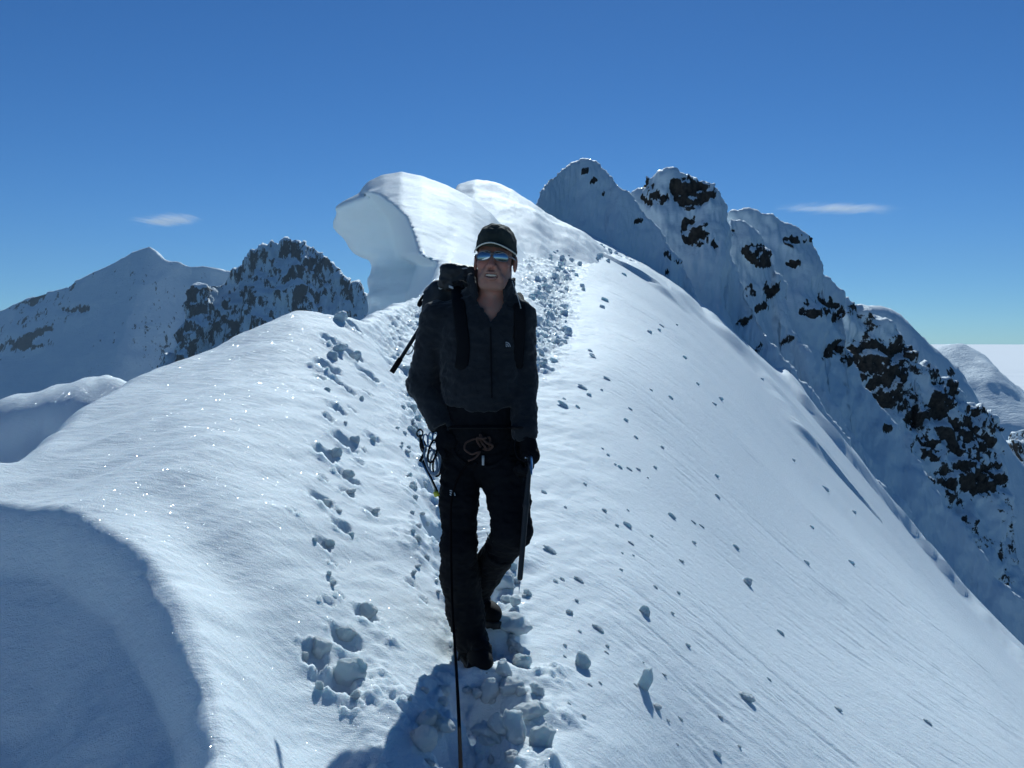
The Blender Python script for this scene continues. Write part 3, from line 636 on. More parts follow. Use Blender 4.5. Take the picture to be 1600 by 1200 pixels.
# ---- head, in its own frame, then turned
Hc = W(774, 406, .005)
Rm = np.array(Matrix.Rotation(R(4), 3, 'Y') @ Matrix.Rotation(R(-7), 3, 'Z') @ Matrix.Rotation(R(-4), 3, 'X'))
def hl(X, Y, Z):                                   # world -> head frame
    q = np.stack([X - Hc[0], Y - Hc[1], Z - Hc[2]], -1) @ Rm; return q[..., 0], q[..., 1], q[..., 2]
def hw(p): return np.asarray(p, float) @ Rm.T + Hc
def head_sdf(x, y, z):
    d = ell(x, y, z, (0, .015, .035), (.074, .096, .092))
    d = smin(d, ell(x, y, z, (0, -.012, -.045), (.056, .072, .080)), .03)
    d = smin(d, cone(x, y, z, (-.030, -.050, -.108), (.030, -.050, -.108), .020, .020), .035)     # chin
    for s in (-1, 1):
        d = smin(d, ell(x, y, z, (s*.048, .012, -.070), (.016, .04, .034)), .03)           # jaw corner
        d = smin(d, ell(x, y, z, (s*.042, -.058, -.028), (.022, .020, .019)), .025)        # cheekbone
        d = smin(d, cone(x, y, z, (s*.012, -.079, .022), (s*.048, -.066, .022), .010, .009), .014)   # brow
        d = np.maximum(d, -(ell(x, y, z, (s*.032, -.094, .002), (.019, .020, .013))))       # eye socket
        d = smin(d, ell(x, y, z, (s*.032, -.071, .002), (.014, .014, .012)), .004)
        # ears
        e = ell(x, y, z, (s*.082, .012, -.012), (.009, .020, .034)); e = np.maximum(e, -ell(x, y, z, (s*.092, .006, -.010), (.008, .011, .020)))
        d = smin(d, e, .008)
        d = smin(d, cone(x, y, z, (s*.020, -.088, -.052), (s*.040, -.070, -.085), .007, .008), .016)   # smile fold
    d = smin(d, cone(x, y, z, (0, -.083, .012), (0, -.106, -.036), .008, .0125), .012)                # nose
    for s in (-1, 1):
        d = smin(d, ell(x, y, z, (s*.013, -.093, -.040), (.010, .012, .009)), .006)
        d = np.maximum(d, -ell(x, y, z, (s*.0075, -.103, -.050), (.004, .006, .006)))
    # lips and open smile
    for k in range(-3, 4):
        xx = k * .0085; zz = -.0665 + .0011 * k * k; yy = -.0885 + .0012 * k * k
        d = smin(d, ell(x, y, z, (xx, yy, zz), (.010, .009, .0055)), .005)
        d = smin(d, ell(x, y, z, (xx * .85, yy + .002, -.0915 + .0016 * k * k), (.010, .010, .0065)), .005)
    d = np.maximum(d, -ell(x, y, z, (0, -.092, -.0775), (.030, .024, .0095)))
    return d
def body_sdf(X, Y, Z):
    x, y, z = hl(X, Y, Z); d = head_sdf(x, y, z)
    n0 = hw((0, .028, -.06)); n1 = neckb + np.array((0, .015, -.03))
    d = smin(d, cone(X, Y, Z, n0, n1, .056, .064), .028)
    d = smin(d, cone(X, Y, Z, hw((.0, -.012, -.11)), W(766, 482, -.035), .012, .014), .03)           # throat
    tq = lambda f: Yc + (Y - Yc) / f
    Yc = chest[1]
    d = smin(d, cone(X, tq(.62), Z, W(748, 525, .02), waist, .145, .115), .05)
    d = smin(d, cone(X, tq(.7), Z, waist, pelv, .115, .13), .05)
    d = smin(d, cone(X, Y, Z, shR, shL, .05, .05), .06)
    d = smin(d, chain(X, Y, Z, [shR, elR, wrR], [.05, .04, .03]), .03)
    d = smin(d, chain(X, Y, Z, [shL, elL, wrL], [.05, .04, .03]), .03)
    d = smin(d, chain(X, Y, Z, [hipR, knR, anR], [.066, .034, .026]), .03)
    d = smin(d, chain(X, Y, Z, [hipL, knL, anL], [.066, .034, .026]), .03)
    d = smin(d, cone(X, Y, Z, anR, toeR, .026, .014), .02); d = smin(d, cone(X, Y, Z, anL, toeL, .026, .014), .02)
    return d
# body below the collar, coarse; head fine; one mesh: evaluate in two resolutions would tear, so one fine grid over the head region and 9 mm elsewhere is avoided
allp = [shR, elR, wrR, shL, elL, wrL, hipR, knR, anR, hipL, knL, anL, toeR, toeL, hw((0, 0, .13))]
body = sdfpart('body', body_sdf, allp, .10, .0065, SKIN)
# refine the head: move vertices onto the exact surface and smooth shade
hp = [hw((x, y, z)) for x in (-.1, .1) for y in (-.12, .12) for z in (-.14, .14)]
bodyV, bodyQ = surface_nets(body_sdf, np.array(hp).min(0) - .02, np.array(hp).max(0) + .02, .0026)
keep = bodyV[:, 2] > W(770, 472)[2]
me = body.data
cov = np.empty(len(me.vertices) * 3, np.float32); me.vertices.foreach_get('co', cov); cov = cov.reshape(-1, 3) + foot0
q4 = np.array([list(p.vertices) for p in me.polygons])
low = cov[:, 2] <= W(770, 467)[2]
fl = low[q4].all(1); fh = keep[bodyQ].all(1)
VV = np.vstack([cov, bodyV]); QQ = np.vstack([q4[fl], bodyQ[fh] + len(cov)])
bpy.data.objects.remove(body)
used = np.unique(QQ); rem = -np.ones(len(VV), int); rem[used] = np.arange(len(used))
body = part('body', VV[used], rem[QQ], SKIN)
bx_, by_, bz_ = hl(*VV[used].T)
attr(body, 'stubble', sst(-.03, -.09, bz_) * sst(.06, -.05, by_) * (1 - sst(-.13, -.15, bz_)))
attr(body, 'flush', np.exp(-((np.abs(bx_) - .042) / .02) ** 2 - ((bz_ + .03) / .02) ** 2) + np.exp(-(bx_ / .014) ** 2 - ((bz_ + .035) / .02) ** 2))
_t = SKIN.node_tree; _b = next(n for n in _t.nodes if n.type == 'BSDF_PRINCIPLED'); _src = _b.inputs['Base Color'].links[0].from_socket
for _nm, _c, _k in (('stubble', (.19, .11, .09, 1), .30), ('flush', (.42, .13, .10, 1), .5)):
    _a = _t.nodes.new('ShaderNodeAttribute'); _a.attribute_name = _nm; _m = _t.nodes.new('ShaderNodeMath'); _m.operation = 'MULTIPLY'; _m.inputs[1].default_value = _k
    _x = _t.nodes.new('ShaderNodeMix'); _x.data_type = 'RGBA'; _x.inputs[7].default_value = _c
    _t.links.new(_a.outputs['Fac'], _m.inputs[0]); _t.links.new(_m.outputs[0], _x.inputs[0]); _t.links.new(_src, _x.inputs[6]); _src = _x.outputs[2]
_t.links.new(_src, _b.inputs['Base Color'])

def hpart(name, fn, lo, hi, h, mat, parent=person, wr=0, seed=0, wsc=.05):
    V, Q = surface_nets(fn, lo, hi, h)
    if wr: V = V + wr * fbm3(V[:, 0] / wsc, V[:, 1] / wsc, V[:, 2] / wsc, 3, seed)[:, None] * V / np.linalg.norm(V, axis=1)[:, None]
    return part(name, hw(V), Q, mat, parent)
# hair showing under the cap
def hair(x, y, z):
    d = ell(x, y, z, (0, .018, .034), (.0795, .101, .098))
    d = np.maximum(d, -(y + .012 + .25 * (z - .0))); d = np.maximum(d, -(z + .035)); return np.maximum(d, z - .06)
hpart('hair', hair, (-.1, -.09, -.06), (.1, .14, .08), .004, HAIR, wr=.004)
# cap: crown, bill, trim
def crown(x, y, z):
    d = ell(x, y, z, (0, .012, .042), (.086, .108, .097))
    d = smin(d, ell(x, y, z, (0, -.02, .085), (.062, .07, .050)), .03)
    cut = -(z - .034 - .05 * np.clip(-y, -.1, .2) * .6)
    i = ell(x, y, z, (0, .012, .040), (.080, .102, .090))
    return np.maximum(np.maximum(d, cut), -i)
cap = hpart('cap', crown, (-.11, -.13, 0), (.11, .14, .17), .0035, CAPM, wr=.007, seed=4)
bill = []
nb, mb = 36, 12
for s_, zz in ((0, .004), (1, 0)):
    for i in range(nb + 1):
        a = R(-80 + 160 * i / nb); 
        for j in range(mb + 1):
            t = j / mb; rx = .083; ry = .100 + .068 * t * max(0, math.cos(a)) ** .55
            x = math.sin(a) * (rx + .004 * t); y = .012 - math.cos(a) * ry * (1 if True else 1)
            z = .052 - .40 * abs(x) ** 1.6 * (2.6 + .6 * t) * .8 - .010 * t + zz
            bill.append(hw((x, y, z)))
nv_ = mb + 1; Fb = []
off_ = (nb + 1) * nv_
for i in range(nb):
    for j in range(mb):
        a, b, c, d = i * nv_ + j, (i + 1) * nv_ + j, (i + 1) * nv_ + j + 1, i * nv_ + j + 1
        Fb += [(a, b, c, d), (off_ + d, off_ + c, off_ + b, off_ + a)]
    a, b = i * nv_ + mb, (i + 1) * nv_ + mb; Fb.append((a, b, off_ + b, off_ + a))
billo = part('bill', bill, Fb, CAPM, cap)
tube('trim', [np.array(bill[i * nv_ + mb]) * .5 + np.array(bill[off_ + i * nv_ + mb]) * .5 for i in range(nb + 1)], .0027, TRIM, cap)
part('button', *surface_nets(lambda X, Y, Z: ell(X, Y, Z, hw((0, .005, .142)), (.007, .007, .004)), hw((0, .005, .142)) - .012, hw((0, .005, .142)) + .012, .0018), CAPM, cap)
# sunglasses
sg = []
glasses = None
def lens(s):
    V = []; n, m = 26, 9
    for i in range(m + 1):
        t = i / m
        for k in range(n):
            a = 2 * math.pi * k / n; ca, sa = math.cos(a), math.sin(a)
            x = s * .034 + t * .0305 * abs(ca) ** .85 * (1 if ca > 0 else -1); z = .001 + t * .0188 * abs(sa) ** .8 * (1 if sa > 0 else -1) - .12 * (abs(x) - .03) * t
            y = -.1035 + 5.2 * x * x * 1.0 + 9 * (z) ** 2
            V.append((x, y, z))
    Fl = [(i * n + k, i * n + (k + 1) % n, (i + 1) * n + (k + 1) % n, (i + 1) * n + k) for i in range(m) for k in range(n)]
    if s < 0: Fl = [f[::-1] for f in Fl]
    return V, Fl, [V[m * n + k] for k in range(n)] + [V[m * n]]
rims = []
glasses = tube('sunglasses', [hw((-.008, -.1045, .006)), hw((0, -.107, .009)), hw((.008, -.1045, .006))], .0026, FRAME)
for s in (-1, 1):
    V, Fl, rim = lens(s); part('lens', [hw(v) for v in V], Fl, LENS, glasses)
    tube('rim', [hw((x, y - .0008, z)) for x, y, z in rim], .0021, FRAME, glasses)
    tube('temple', [hw((s*.064, -.0815, .003)), hw((s*.0745, -.060, .004)), hw((s*.082, -.02, .002)), hw((s*.082, .012, .002))], .0030, FRAME, glasses)
# teeth
part('teeth', *surface_nets(lambda X, Y, Z: (lambda q: np.maximum(ell(q[0], q[1], q[2], (0, -.070, -.0755), (.029, .022, .0080)), q[1] + .066))(hl(X, Y, Z)), hw((0, -.078, -.075)) - .035, hw((0, -.078, -.075)) + .035, .0016), TEETH)
def lips(X, Y, Z):
    x, y, z = hl(X, Y, Z); d = None
    for k in range(-3, 4):
        xx = k * .0085; yy = -.0897 + .0012 * k * k
        for zz in (-.0678 + .0011 * k * k, -.0895 + .0016 * k * k):
            e = ell(x, y, z, (xx, yy + .001, zz), (.0075, .0085, .0036)); d = e if d is None else smin(d, e, .004)
    return d
part('lips', *surface_nets(lips, hw((0, -.09, -.078)) - .04, hw((0, -.09, -.078)) + .04, .0018), LIP)

# ---- fleece
Yc = chest[1]
def fleece(X, Y, Z):
    tq = lambda f, c=Yc: c + (Y - c) / f
    d = cone(X, tq(.72), Z, W(748, 528, .02), W(752, 604, .0), .172, .160)
    d = smin(d, cone(X, tq(.72), Z, W(752, 604, .0), W(753, 622, .0), .158, .148), .03)
    d = smin(d, cone(X, Y, Z, shR, shL, .062, .060), .05)
    d = smin(d, cone(X, Y, Z, W(738, 470, .04), W(792, 470, .04), .052, .048), .06)      # trapezius
    ar = chain(X, Y, Z, [shR, elR, wrR], [.068, .060, .051], .03); al = chain(X, Y, Z, [shL, elL, wrL], [.066, .056, .050], .03)
    hem = (W(752, 640)[2] - Z); hemc = hem + .35 * np.clip(np.abs(X - W(752, 600)[0]) - .06, 0, None)
    d = np.maximum(d, hemc) 
    d = smin(d, ar, .018); d = smin(d, al, .018)
    cf = W(692, 668, -.03); ax = (cf - elR) / np.linalg.norm(cf - elR)
    d = np.maximum(d, np.where(X < W(700, 600)[0], ((X - cf[0]) * ax[0] + (Y - cf[1]) * ax[1] + (Z - cf[2]) * ax[2]), -1))
    d = np.maximum(d, np.where(X > W(790, 600)[0], W(820, 688, -.08)[2] - Z, -1))
    # collar: a raised ring standing off the neck, open in front
    c0, c1 = W(764, 492, .035), W(769, 424, .035); L = c1 - c0; l2 = float(L @ L); t = ((X-c0[0])*L[0] + (Y-c0[1])*L[1] + (Z-c0[2])*L[2]) / l2
    rr_ = np.sqrt((X-c0[0]-t*L[0])**2 + ((Y-c0[1]-t*L[1]) * 1.0)**2 + (Z-c0[2]-t*L[2])**2)
    rad = .083 + .010 * t
    col = np.maximum(np.abs(rr_ - rad) - .0095, np.maximum((t - .86 - .10 * n3(X * 9, Y * 9, Z * 9, 3)) * .17, -(t + .3) * .18))
    front = np.where(Y < c0[1], np.abs(X - W(767, 480)[0]) - .012 - .085 * np.clip(t - .12, 0, 1.2), 1)
    col = np.maximum(col, -front)
    d = smin(d, col, .012)
    hole = np.maximum(rr_ - rad + .0095, -(t - .02) * .1)
    d = np.maximum(d, -hole)
    v = np.maximum(np.abs(X - W(767, 480)[0]) - .055 * np.clip((t + .18) * 2.2, 0, 1), np.maximum(-(t + .18) * .1, Y - c0[1])); d = np.maximum(d, -v)
    return d
fp = [shR, elR, wrR, shL, elL, wrL, W(768, 418, .04), W(752, 660), W(750, 560, .2), W(750, 560, -.18)]
fleeceo = sdfpart('fleece_pullover', fleece, fp, .09, .0058, FLEECE, wr=.0085, wsc=.085, wst=(1, 1, 1.5), seed=3)
# lower jacket hem below the fleece
def hemf(X, Y, Z):
    tq = lambda f, c=Yc: c + (Y - c) / f
    d = cone(X, tq(.74), Z, W(752, 612, .02), W(751, 672, .02), .147, .160)
    return np.maximum(np.maximum(d, W(752, 690)[2] - Z), Z - W(752, 606)[2])
sdfpart('jacket_hem', hemf, [W(690, 690), W(815, 600), W(750, 650, .2), W(750, 650, -.2)], .04, .007, SHELL, wr=.006, wsc=.06, seed=13)
def surfy(fn, px, py, d0=-.30, d1=.25):
    """front surface of a garment under a picture point"""
    ds = np.linspace(d0, d1, 400); pts = np.array([P(px, py, D0 + t) for t in ds]); v = fn(pts[:, 0], pts[:, 1], pts[:, 2]); k = int(np.argmax(v < 0)); return pts[k]
zp_ = [surfy(fleece, 766 + .02 * (y - 500), y) + (0, -.008, 0) for y in range(492, 632, 10)]
tube('zip', zp_, .0038, SHELL, fleeceo, flat=.5)
bar('zip_puller', surfy(fleece, 766, 494) + (0, -.012, .010), surfy(fleece, 766, 494) + (0, -.014, -.016), .0022, .001, METAL, fleeceo)
tube('piping', [W(799, 436, -.02), W(806, 455, -.045), W(811, 470, -.055), W(814, 482, -.06)], .0015, GREY, fleeceo)
# embroidered mark: three nested quarter domes beside short lines
def mark(name, fn, px, py, s, parent, mat, mirror=1):
    c = surfy(fn, px, py); V = []; Fm = []
    def strip(pts, w_):
        base = len(V)
        for i, (a, b) in enumerate(pts):
            q = surfy(fn, px + a, py - b); 
            nx_, nz_ = w_; V.append(q + (0, -.010, 0)); V.append(q + (nx_ * .0026, -.010, nz_ * .0026))
        for i in range(len(pts) - 1): Fm.append((base + 2*i, base + 2*i + 1, base + 2*i + 3, base + 2*i + 2))
    for rr_ in (1.0, .66, .32):
        base = len(V)
        for i in range(9):
            a = R(90 * i / 8)
            for r2 in (rr_ * s, (rr_ - .2) * s):
                q = surfy(fn, px + mirror * math.cos(a) * r2, py - math.sin(a) * r2); V.append(q + (0, -.0105, 0))
        for i in range(8): Fm.append((base + 2*i, base + 2*i + 2, base + 2*i + 3, base + 2*i + 1))
    return part(name, V, Fm, mat, parent)
MARK = pbr('pale_embroidery', (.34, .35, .37), .8)
mark('embroidered_mark', fleece, 790, 542, 8, fleeceo, MARK)

# ---- trousers, gaiters, boots
def trousers(X, Y, Z):
    tq = lambda f, c=pelv[1]: c + (Y - c) / f
    d = cone(X, tq(.75), Z, W(752, 662, .03), W(752, 700, .03), .150, .148)
    d = smin(d, chain(X, Y, Z, [hipR + (0, 0, .02), W(717, 780, -.03), knR, W(717, 905, .0)], [.088, .073, .068, .070], .03), .03)
    d = smin(d, chain(X, Y, Z, [hipL + (0, 0, .02), W(789, 742, -.03), W(795, 782, -.07), W(800, 828, -.13)], [.092, .094, .080, .078], .03), .03)
    d = smin(d, chain(X, Y, Z, [W(799, 830, -.13), W(776, 872, .06)], [.074, .064], .02), .02)
    d = smin(d, cone(X, Y, Z, W(747, 692, .02), W(745, 724, .0), .07, .020), .03)
    return np.maximum(d, Z - W(752, 655)[2])
trp = [W(690, 640), W(830, 640), W(700, 930, .1), W(800, 870, -.2), W(760, 700, .2)]
tro = sdfpart('trousers', trousers, trp, .10, .0065, SHELL, wr=.009, wsc=.09, wst=(1, 1, 1.8), seed=23)
def gaiR(X, Y, Z):
    d = chain(X, Y, Z, [W(717, 866, -.03), W(719, 900, .01), W(727, 955, .03), W(737, 1006, .02)], [.073, .079, .074, .066], .02)
    d = smin(d, cone(X, Y, Z, W(740, 1004, .02), W(752, 1016, -.07), .056, .042), .02)
    return np.maximum(np.maximum(d, Z - W(717, 862)[2]), W(735, 1020)[2] - Z)
gR = sdfpart('gaiter', gaiR, [W(700, 860), W(770, 1030, -.12), W(700, 860, .12)], .07, .006, NYLON, wr=.008, wsc=.06, wst=(1, 1, 1.6), seed=31)
def gaiL(X, Y, Z):
    a, b = W(784, 858, -.05), W(741, 930, .34)
    d = chain(X, Y, Z, [a, W(759, 892, .12), b], [.064, .070, .060], .02)
    t = b - a; t /= np.linalg.norm(t); s_ = (X - a[0]) * t[0] + (Y - a[1]) * t[1] + (Z - a[2]) * t[2]
    d = smin(d, cone(X, Y, Z, b, W(752, 948, .26), .050, .040), .02)
    return np.maximum(d, .01 - s_)
gL = sdfpart('gaiter', gaiL, [W(783, 840, -.1), W(750, 960, .42), W(790, 960, .2)], .07, .006, NYLON, wr=.008, wsc=.06, seed=32)
for pts in ([(693, 868), (699, 868.5), (705, 869)], [(706, 869), (709, 869.5), (712, 869.5)]):
    tube('reflective_strap', [surfy(gaiR, a, b + 1) + (0, -.006, 0) for a, b in pts], .0026, GREY, gR)
tube('reflective_strap', [surfy(gaiR, a, b) + (0, -.005, 0) for a, b in [(733, 862), (736, 868), (740, 874)]], .0022, GREY, gR)
tube('reflective_strap', [surfy(trousers, a, b) + (0, -.006, 0) for a, b in [(761, 832), (764, 840), (770, 846)]], .0022, GREY, gL)
mark('embroidered_mark', trousers, 703, 774, 9, tro, GREY); 
def boot(an_, toe, name, z_):
    an_ = np.array(an_); toe = np.array(toe); sole = z_
    f = toe - an_; f[2] = 0; f /= np.linalg.norm(f); s = np.array((f[1], -f[0], 0.))
    h = an_ - f * .07
    def fn(X, Y, Z):
        A = (X - an_[0]) * f[0] + (Y - an_[1]) * f[1]; B = (X - an_[0]) * s[0] + (Y - an_[1]) * s[1]; C = Z - sole
        d = ell(A, B, C, (.12, 0, .045), (.095, .050, .050)); d = smin(d, ell(A, B, C, (-.03, 0, .05), (.07, .043, .055)), .03)
        d = smin(d, cone(A, B, C, (-.015, 0, .06), (-.02, 0, .13), .052, .054), .03)
        return np.maximum(d, -C)
    def so(X, Y, Z):
        A = (X - an_[0]) * f[0] + (Y - an_[1]) * f[1]; B = (X - an_[0]) * s[0] + (Y - an_[1]) * s[1]; C = Z - sole
        d = smin(ell(A, B, C * 0, (.10, 0, 0), (.118, .056, 1)), ell(A, B, C * 0, (-.02, 0, 0), (.085, .045, 1)), .03)
        return np.maximum(np.maximum(d, C - .022), -C - .006 + .003 * np.sin(A * 260))
    c = an_.copy(); c[2] = sole
    b = sdfpart(name, fn, [c - .13, c + (.13, .13, .17), c + f * .22, c - f * .1], .04, .005, NYLON)
    sdfpart('sole', so, [c - .1, c + (.1, .1, .02), c + f * .24, c - f * .1], .03, .0045, RUB, b)
    T = lambda a, b_, z: an_ * (1, 1, 0) + f * a + s * b_ + np.array((0, 0, sole + z))
    for a in (.06, .09, .125):
        tube('lace', [T(a, -.03, .083 - .25 * (a - .06)), T(a + .01, 0, .099 - .3 * (a - .06)), T(a, .03, .083 - .25 * (a - .06))], .0028, GREY if a == .09 else SHELL, b)
    # crampon: frame, straps and points
    cr = tube('crampon', [T(-.08, .0, -.004), T(-.05, .042, -.004), T(.08, .055, -.004), T(.18, .035, -.004), T(.215, 0, -.004), T(.18, -.035, -.004), T(.08, -.055, -.004), T(-.05, -.042, -.004), T(-.08, 0, -.004)], .004, METAL, b)
    for a, b_ in ((-.06, .036), (-.06, -.036), (.03, .05), (.03, -.05), (.11, .052), (.11, -.052), (.17, .038), (.17, -.038)):
        tube('point', [T(a, b_, -.004), T(a, b_, -.036)], .004, METAL, cr, rad=[.0045, .001])
    tube('crampon_strap', [T(.13, .056, .01), T(.125, .045, .055), T(.12, 0, .092), T(.125, -.045, .055), T(.13, -.056, .01)], .005, DMETAL, b, flat=.5)
    tube('crampon_strap', [T(-.02, .056, .0), T(.01, .052, .08), T(.035, 0, .112), T(.01, -.052, .08), T(-.02, -.056, .0)], .005, DMETAL, b, flat=.5)
    return b
boot(W(738, 1010, .03), W(758, 1030, -.16), 'boot', W(745, 1037)[2])
boot(W(748, 945, .36), W(768, 960, .22), 'boot', W(758, 967, .30)[2])

# ---- harness
hz = lambda y, x0, x1, fn, n=9, o=.008: [surfy(fn, x0 + (x1 - x0) * i / (n - 1), y) + (0, -o, 0) for i in range(n)]
har = tube('harness', hz(668, 692, 812, hemf), .016, NYLON, flat=.35, up=(0, 0, 1))
tube('leg_loop', [surfy(trousers, a, b) + (0, -.008, 0) for a, b in [(803, 682), (800, 700), (790, 716), (775, 727), (762, 731), (755, 726)]], .009, SHELL, har, flat=.5)
tube('leg_loop', [surfy(trousers, a, b) + (0, -.008, 0) for a, b in [(702, 690), (712, 712), (726, 724), (738, 728), (745, 722)]], .009, SHELL, har, flat=.5)
bl = tube('belay_loop', [surfy(trousers, a, b) + (0, -.02, 0) for a, b in [(755, 676), (752, 690), (754, 706)]], .009, SHELL, har, flat=.6)
tube('webbing_tail', [surfy(trousers, 755, 711) + (0, -.02, 0), surfy(trousers, 755, 726) + (0, -.02, 0)], .0050, GREY, har, flat=.3, up=(0, 1, 0))
kn = []
kc = surfy(trousers, 758, 690) + (0, -.035, 0)
for i in range(60):
    a = i / 60 * 2 * math.pi; kn.append(kc + np.array((.024 * math.sin(2 * a) + .012 * math.cos(3 * a), .012 * math.sin(3 * a), .026 * math.cos(2 * a + .6) + .010 * math.sin(5 * a))))
tube('tie_in_knot', kn, .0052, BROWN, har)
lp = [surfy(trousers, a, b) + (0, -.02 - .01 * i % 2, 0) for i, (a, b) in enumerate([(757, 688), (742, 684), (728, 690), (726, 700), (738, 708), (752, 702), (744, 712), (733, 716)])]
tube('spare_loop', lp, .0045, BROWN, har)
# ---- hands in gloves
def hand(wr, palm, f_dir, s_dir, n_dir, curl, name, thumb):
    """five gloved fingers: f along the fingers, s across the knuckles, n out of the palm"""
    f_dir, s_dir, n_dir = [np.array(v, float) / np.linalg.norm(v) for v in (f_dir, s_dir, n_dir)]
    ch = []
    for i, (off, ln) in enumerate([(-.030, .072), (-.010, .080), (.011, .076), (.030, .062)]):
        p = palm + s_dir * off + f_dir * .040; pts = [palm + s_dir * off * .8, p]; a = 0
        for seg, c in zip((.42, .32, .26), curl):
            a += c + .06 * i; d = f_dir * math.cos(a) + n_dir * math.sin(a); p = p + d * ln * seg; pts.append(p)
        ch.append((pts, [.017, .0135, .0125, .0115, .0095]))
    b = palm - s_dir * .030 - f_dir * .020; t = [b]; 
    for v in thumb: b = b + f_dir * v[0] + s_dir * v[1] + n_dir * v[2]; t.append(b)
    ch.append((t, [.018, .0150, .0135, .0115]))
    def fn(X, Y, Z):
        d = cone(X, Y, Z, wr, palm, .034, .036); d = smin(d, cone(X, Y, Z, palm - s_dir * .018, palm + s_dir * .02, .026, .025), .02)
        for pts, rad in ch: d = smin(d, chain(X, Y, Z, pts, rad, .006), .006)
        return d
    allq = [q for pts, _ in ch for q in pts] + [wr]
    g = sdfpart(name, fn, allq, .045, .0036, SHELL, wr=.0022, wsc=.03, seed=5)
    return g, fn
palmL = W(829, 712, -.13)
gloveL, gloveLf = hand(W(823, 684, -.085), palmL, (-.05, -.15, -1), (.05, -.95, .1), (-1, -.1, -.05), (.55, .95, .75), 'glove', [(.030, .0, .022), (.024, .012, .018), (.014, .014, .014)])
tube('glove_cuff', [W(806, 682, -.085), W(820, 684, -.13), W(838, 682, -.085), W(822, 681, -.035), W(806, 682, -.085)], .008, SHELL, gloveL)
palmR = W(700, 690, -.055)
hand(W(692, 668, -.03), palmR, (.30, .05, -.9), (.85, .1, .3), (.1, .9, .0), (.35, .35, .3), 'glove', [(.028, -.004, -.012), (.022, .004, -.012), (.018, .004, -.004)])
tube('pocket_edge', [surfy(trousers, a, b) + (0, -.006, 0) for a, b in [(695, 700), (705, 706), (717, 704)]], .003, NYLON, tro)

# ---- gear racked on his right hip
def loop(name, c, rx, rz, r, mat, par, tilt=0, dy=0, off=foot0, n=18, sq=1.0):
    pts = []
    for i in range(n + 1):
        a = 2 * math.pi * i / n; x, z = rx * math.cos(a), rz * math.sin(a); ct, st = math.cos(tilt), math.sin(tilt)
        pts.append(np.array(c) + (x * ct - z * st, dy * math.sin(a), x * st + z * ct))
    return tube(name, pts, r, mat, par, off, n=7)
cb0 = W(657, 679, -.02)
car = empty('carabiner_rack', cb0, 'bunch of metal carabiners and blue grey slings hanging at the climbers hip', 'climbing gear')
for (x, y, rx, rz, ti, m, nm) in [(656, 677, .012, .014, 0, DMETAL, 'ring'), (665, 688, .010, .024, .1, METAL, 'carabiner'), (672, 686, .010, .026, -.1, METAL, 'carabiner'), (679, 684, .009, .022, -.25, METAL, 'carabiner'), (661, 697, .011, .026, .25, DMETAL, 'carabiner')]:
    loop(nm, W(x, y, -.06), rx, rz, .0035, m, car, ti, .01, cb0)
for (x, y, rx, rz, ti, m) in [(677, 722, .026, .048, .1, BLUEM), (680, 724, .020, .050, -.1, GREY), (673, 718, .022, .055, .3, BLUEM), (683, 728, .017, .040, 0, SHELL), (676, 705, .016, .045, -.2, SHELL)]:
    loop('sling', W(x, y, -.09), rx, rz, .0042, m, car, ti, .02, cb0)
tube('sling', [W(656, 680, -.05), W(659, 695, -.07), W(664, 706, -.07), W(659, 716, -.06), W(656, 721, -.06)], .006, SHELL, car, cb0)
s0 = W(659, 721, -.06)
scr = empty('ice_screw', s0, 'slim steel ice screw with a yellow end hanging beside the thigh', 'ice screw')
tube('tube', [W(659, 721, -.06), W(682, 770, -.08)], .0055, METAL, scr, s0, n=12); tube('hanger_cord', [W(661, 719, -.065), W(684, 768, -.085)], .0032, SHELL, scr, s0)
tube('head', [W(680.5, 768, -.08), W(683, 775.5, -.08)], .011, YEL, scr, s0, n=12)

# ---- ice axe in his left hand
a0 = W(828, 722, -.17); a1 = W(812.5, 903, -.25); a2 = W(811, 926, -.26)
axe = empty('ice_axe', a1, 'long black ice axe held head up with its spike pointing at the slope', 'ice axe')
part('shaft', *surface_nets(lambda X, Y, Z: chain(X, a0[1] + (Y - a0[1]) / 1.0, Z, [a0, W(822, 790, -.20), a1], [.009, .0115, .011], .01), np.minimum(a0, a1) - .04, np.maximum(a0, a1) + .04, .004), DMETAL, axe, a1)
tube('spike', [a1, W(812, 908, -.10), a2], .004, METAL, axe, a1, rad=[.010, .004, .0008], n=10)
hd = a0 + np.array((0, 0, .004))
hv_ = [hd + (0.004, -.15, -.035), hd + (0.002, -.11, -.006), hd + (0, -.05, .012), hd + (0, 0, .014), hd + (0, .07, .004), hd + (0, .11, -.012)]
tube('pick', hv_[:4], .008, METAL, axe, a1, rad=[.0025, .008, .010, .011], up=(0, 0, 1))
bar('adze', hv_[3], hv_[5], .020, .003, METAL, axe, a1)
# leash
tube('leash', [W(806, 684, -.10), W(804, 700, -.12), W(809, 716, -.14), W(822, 722, -.16)], .004, SHELL, axe, a1)

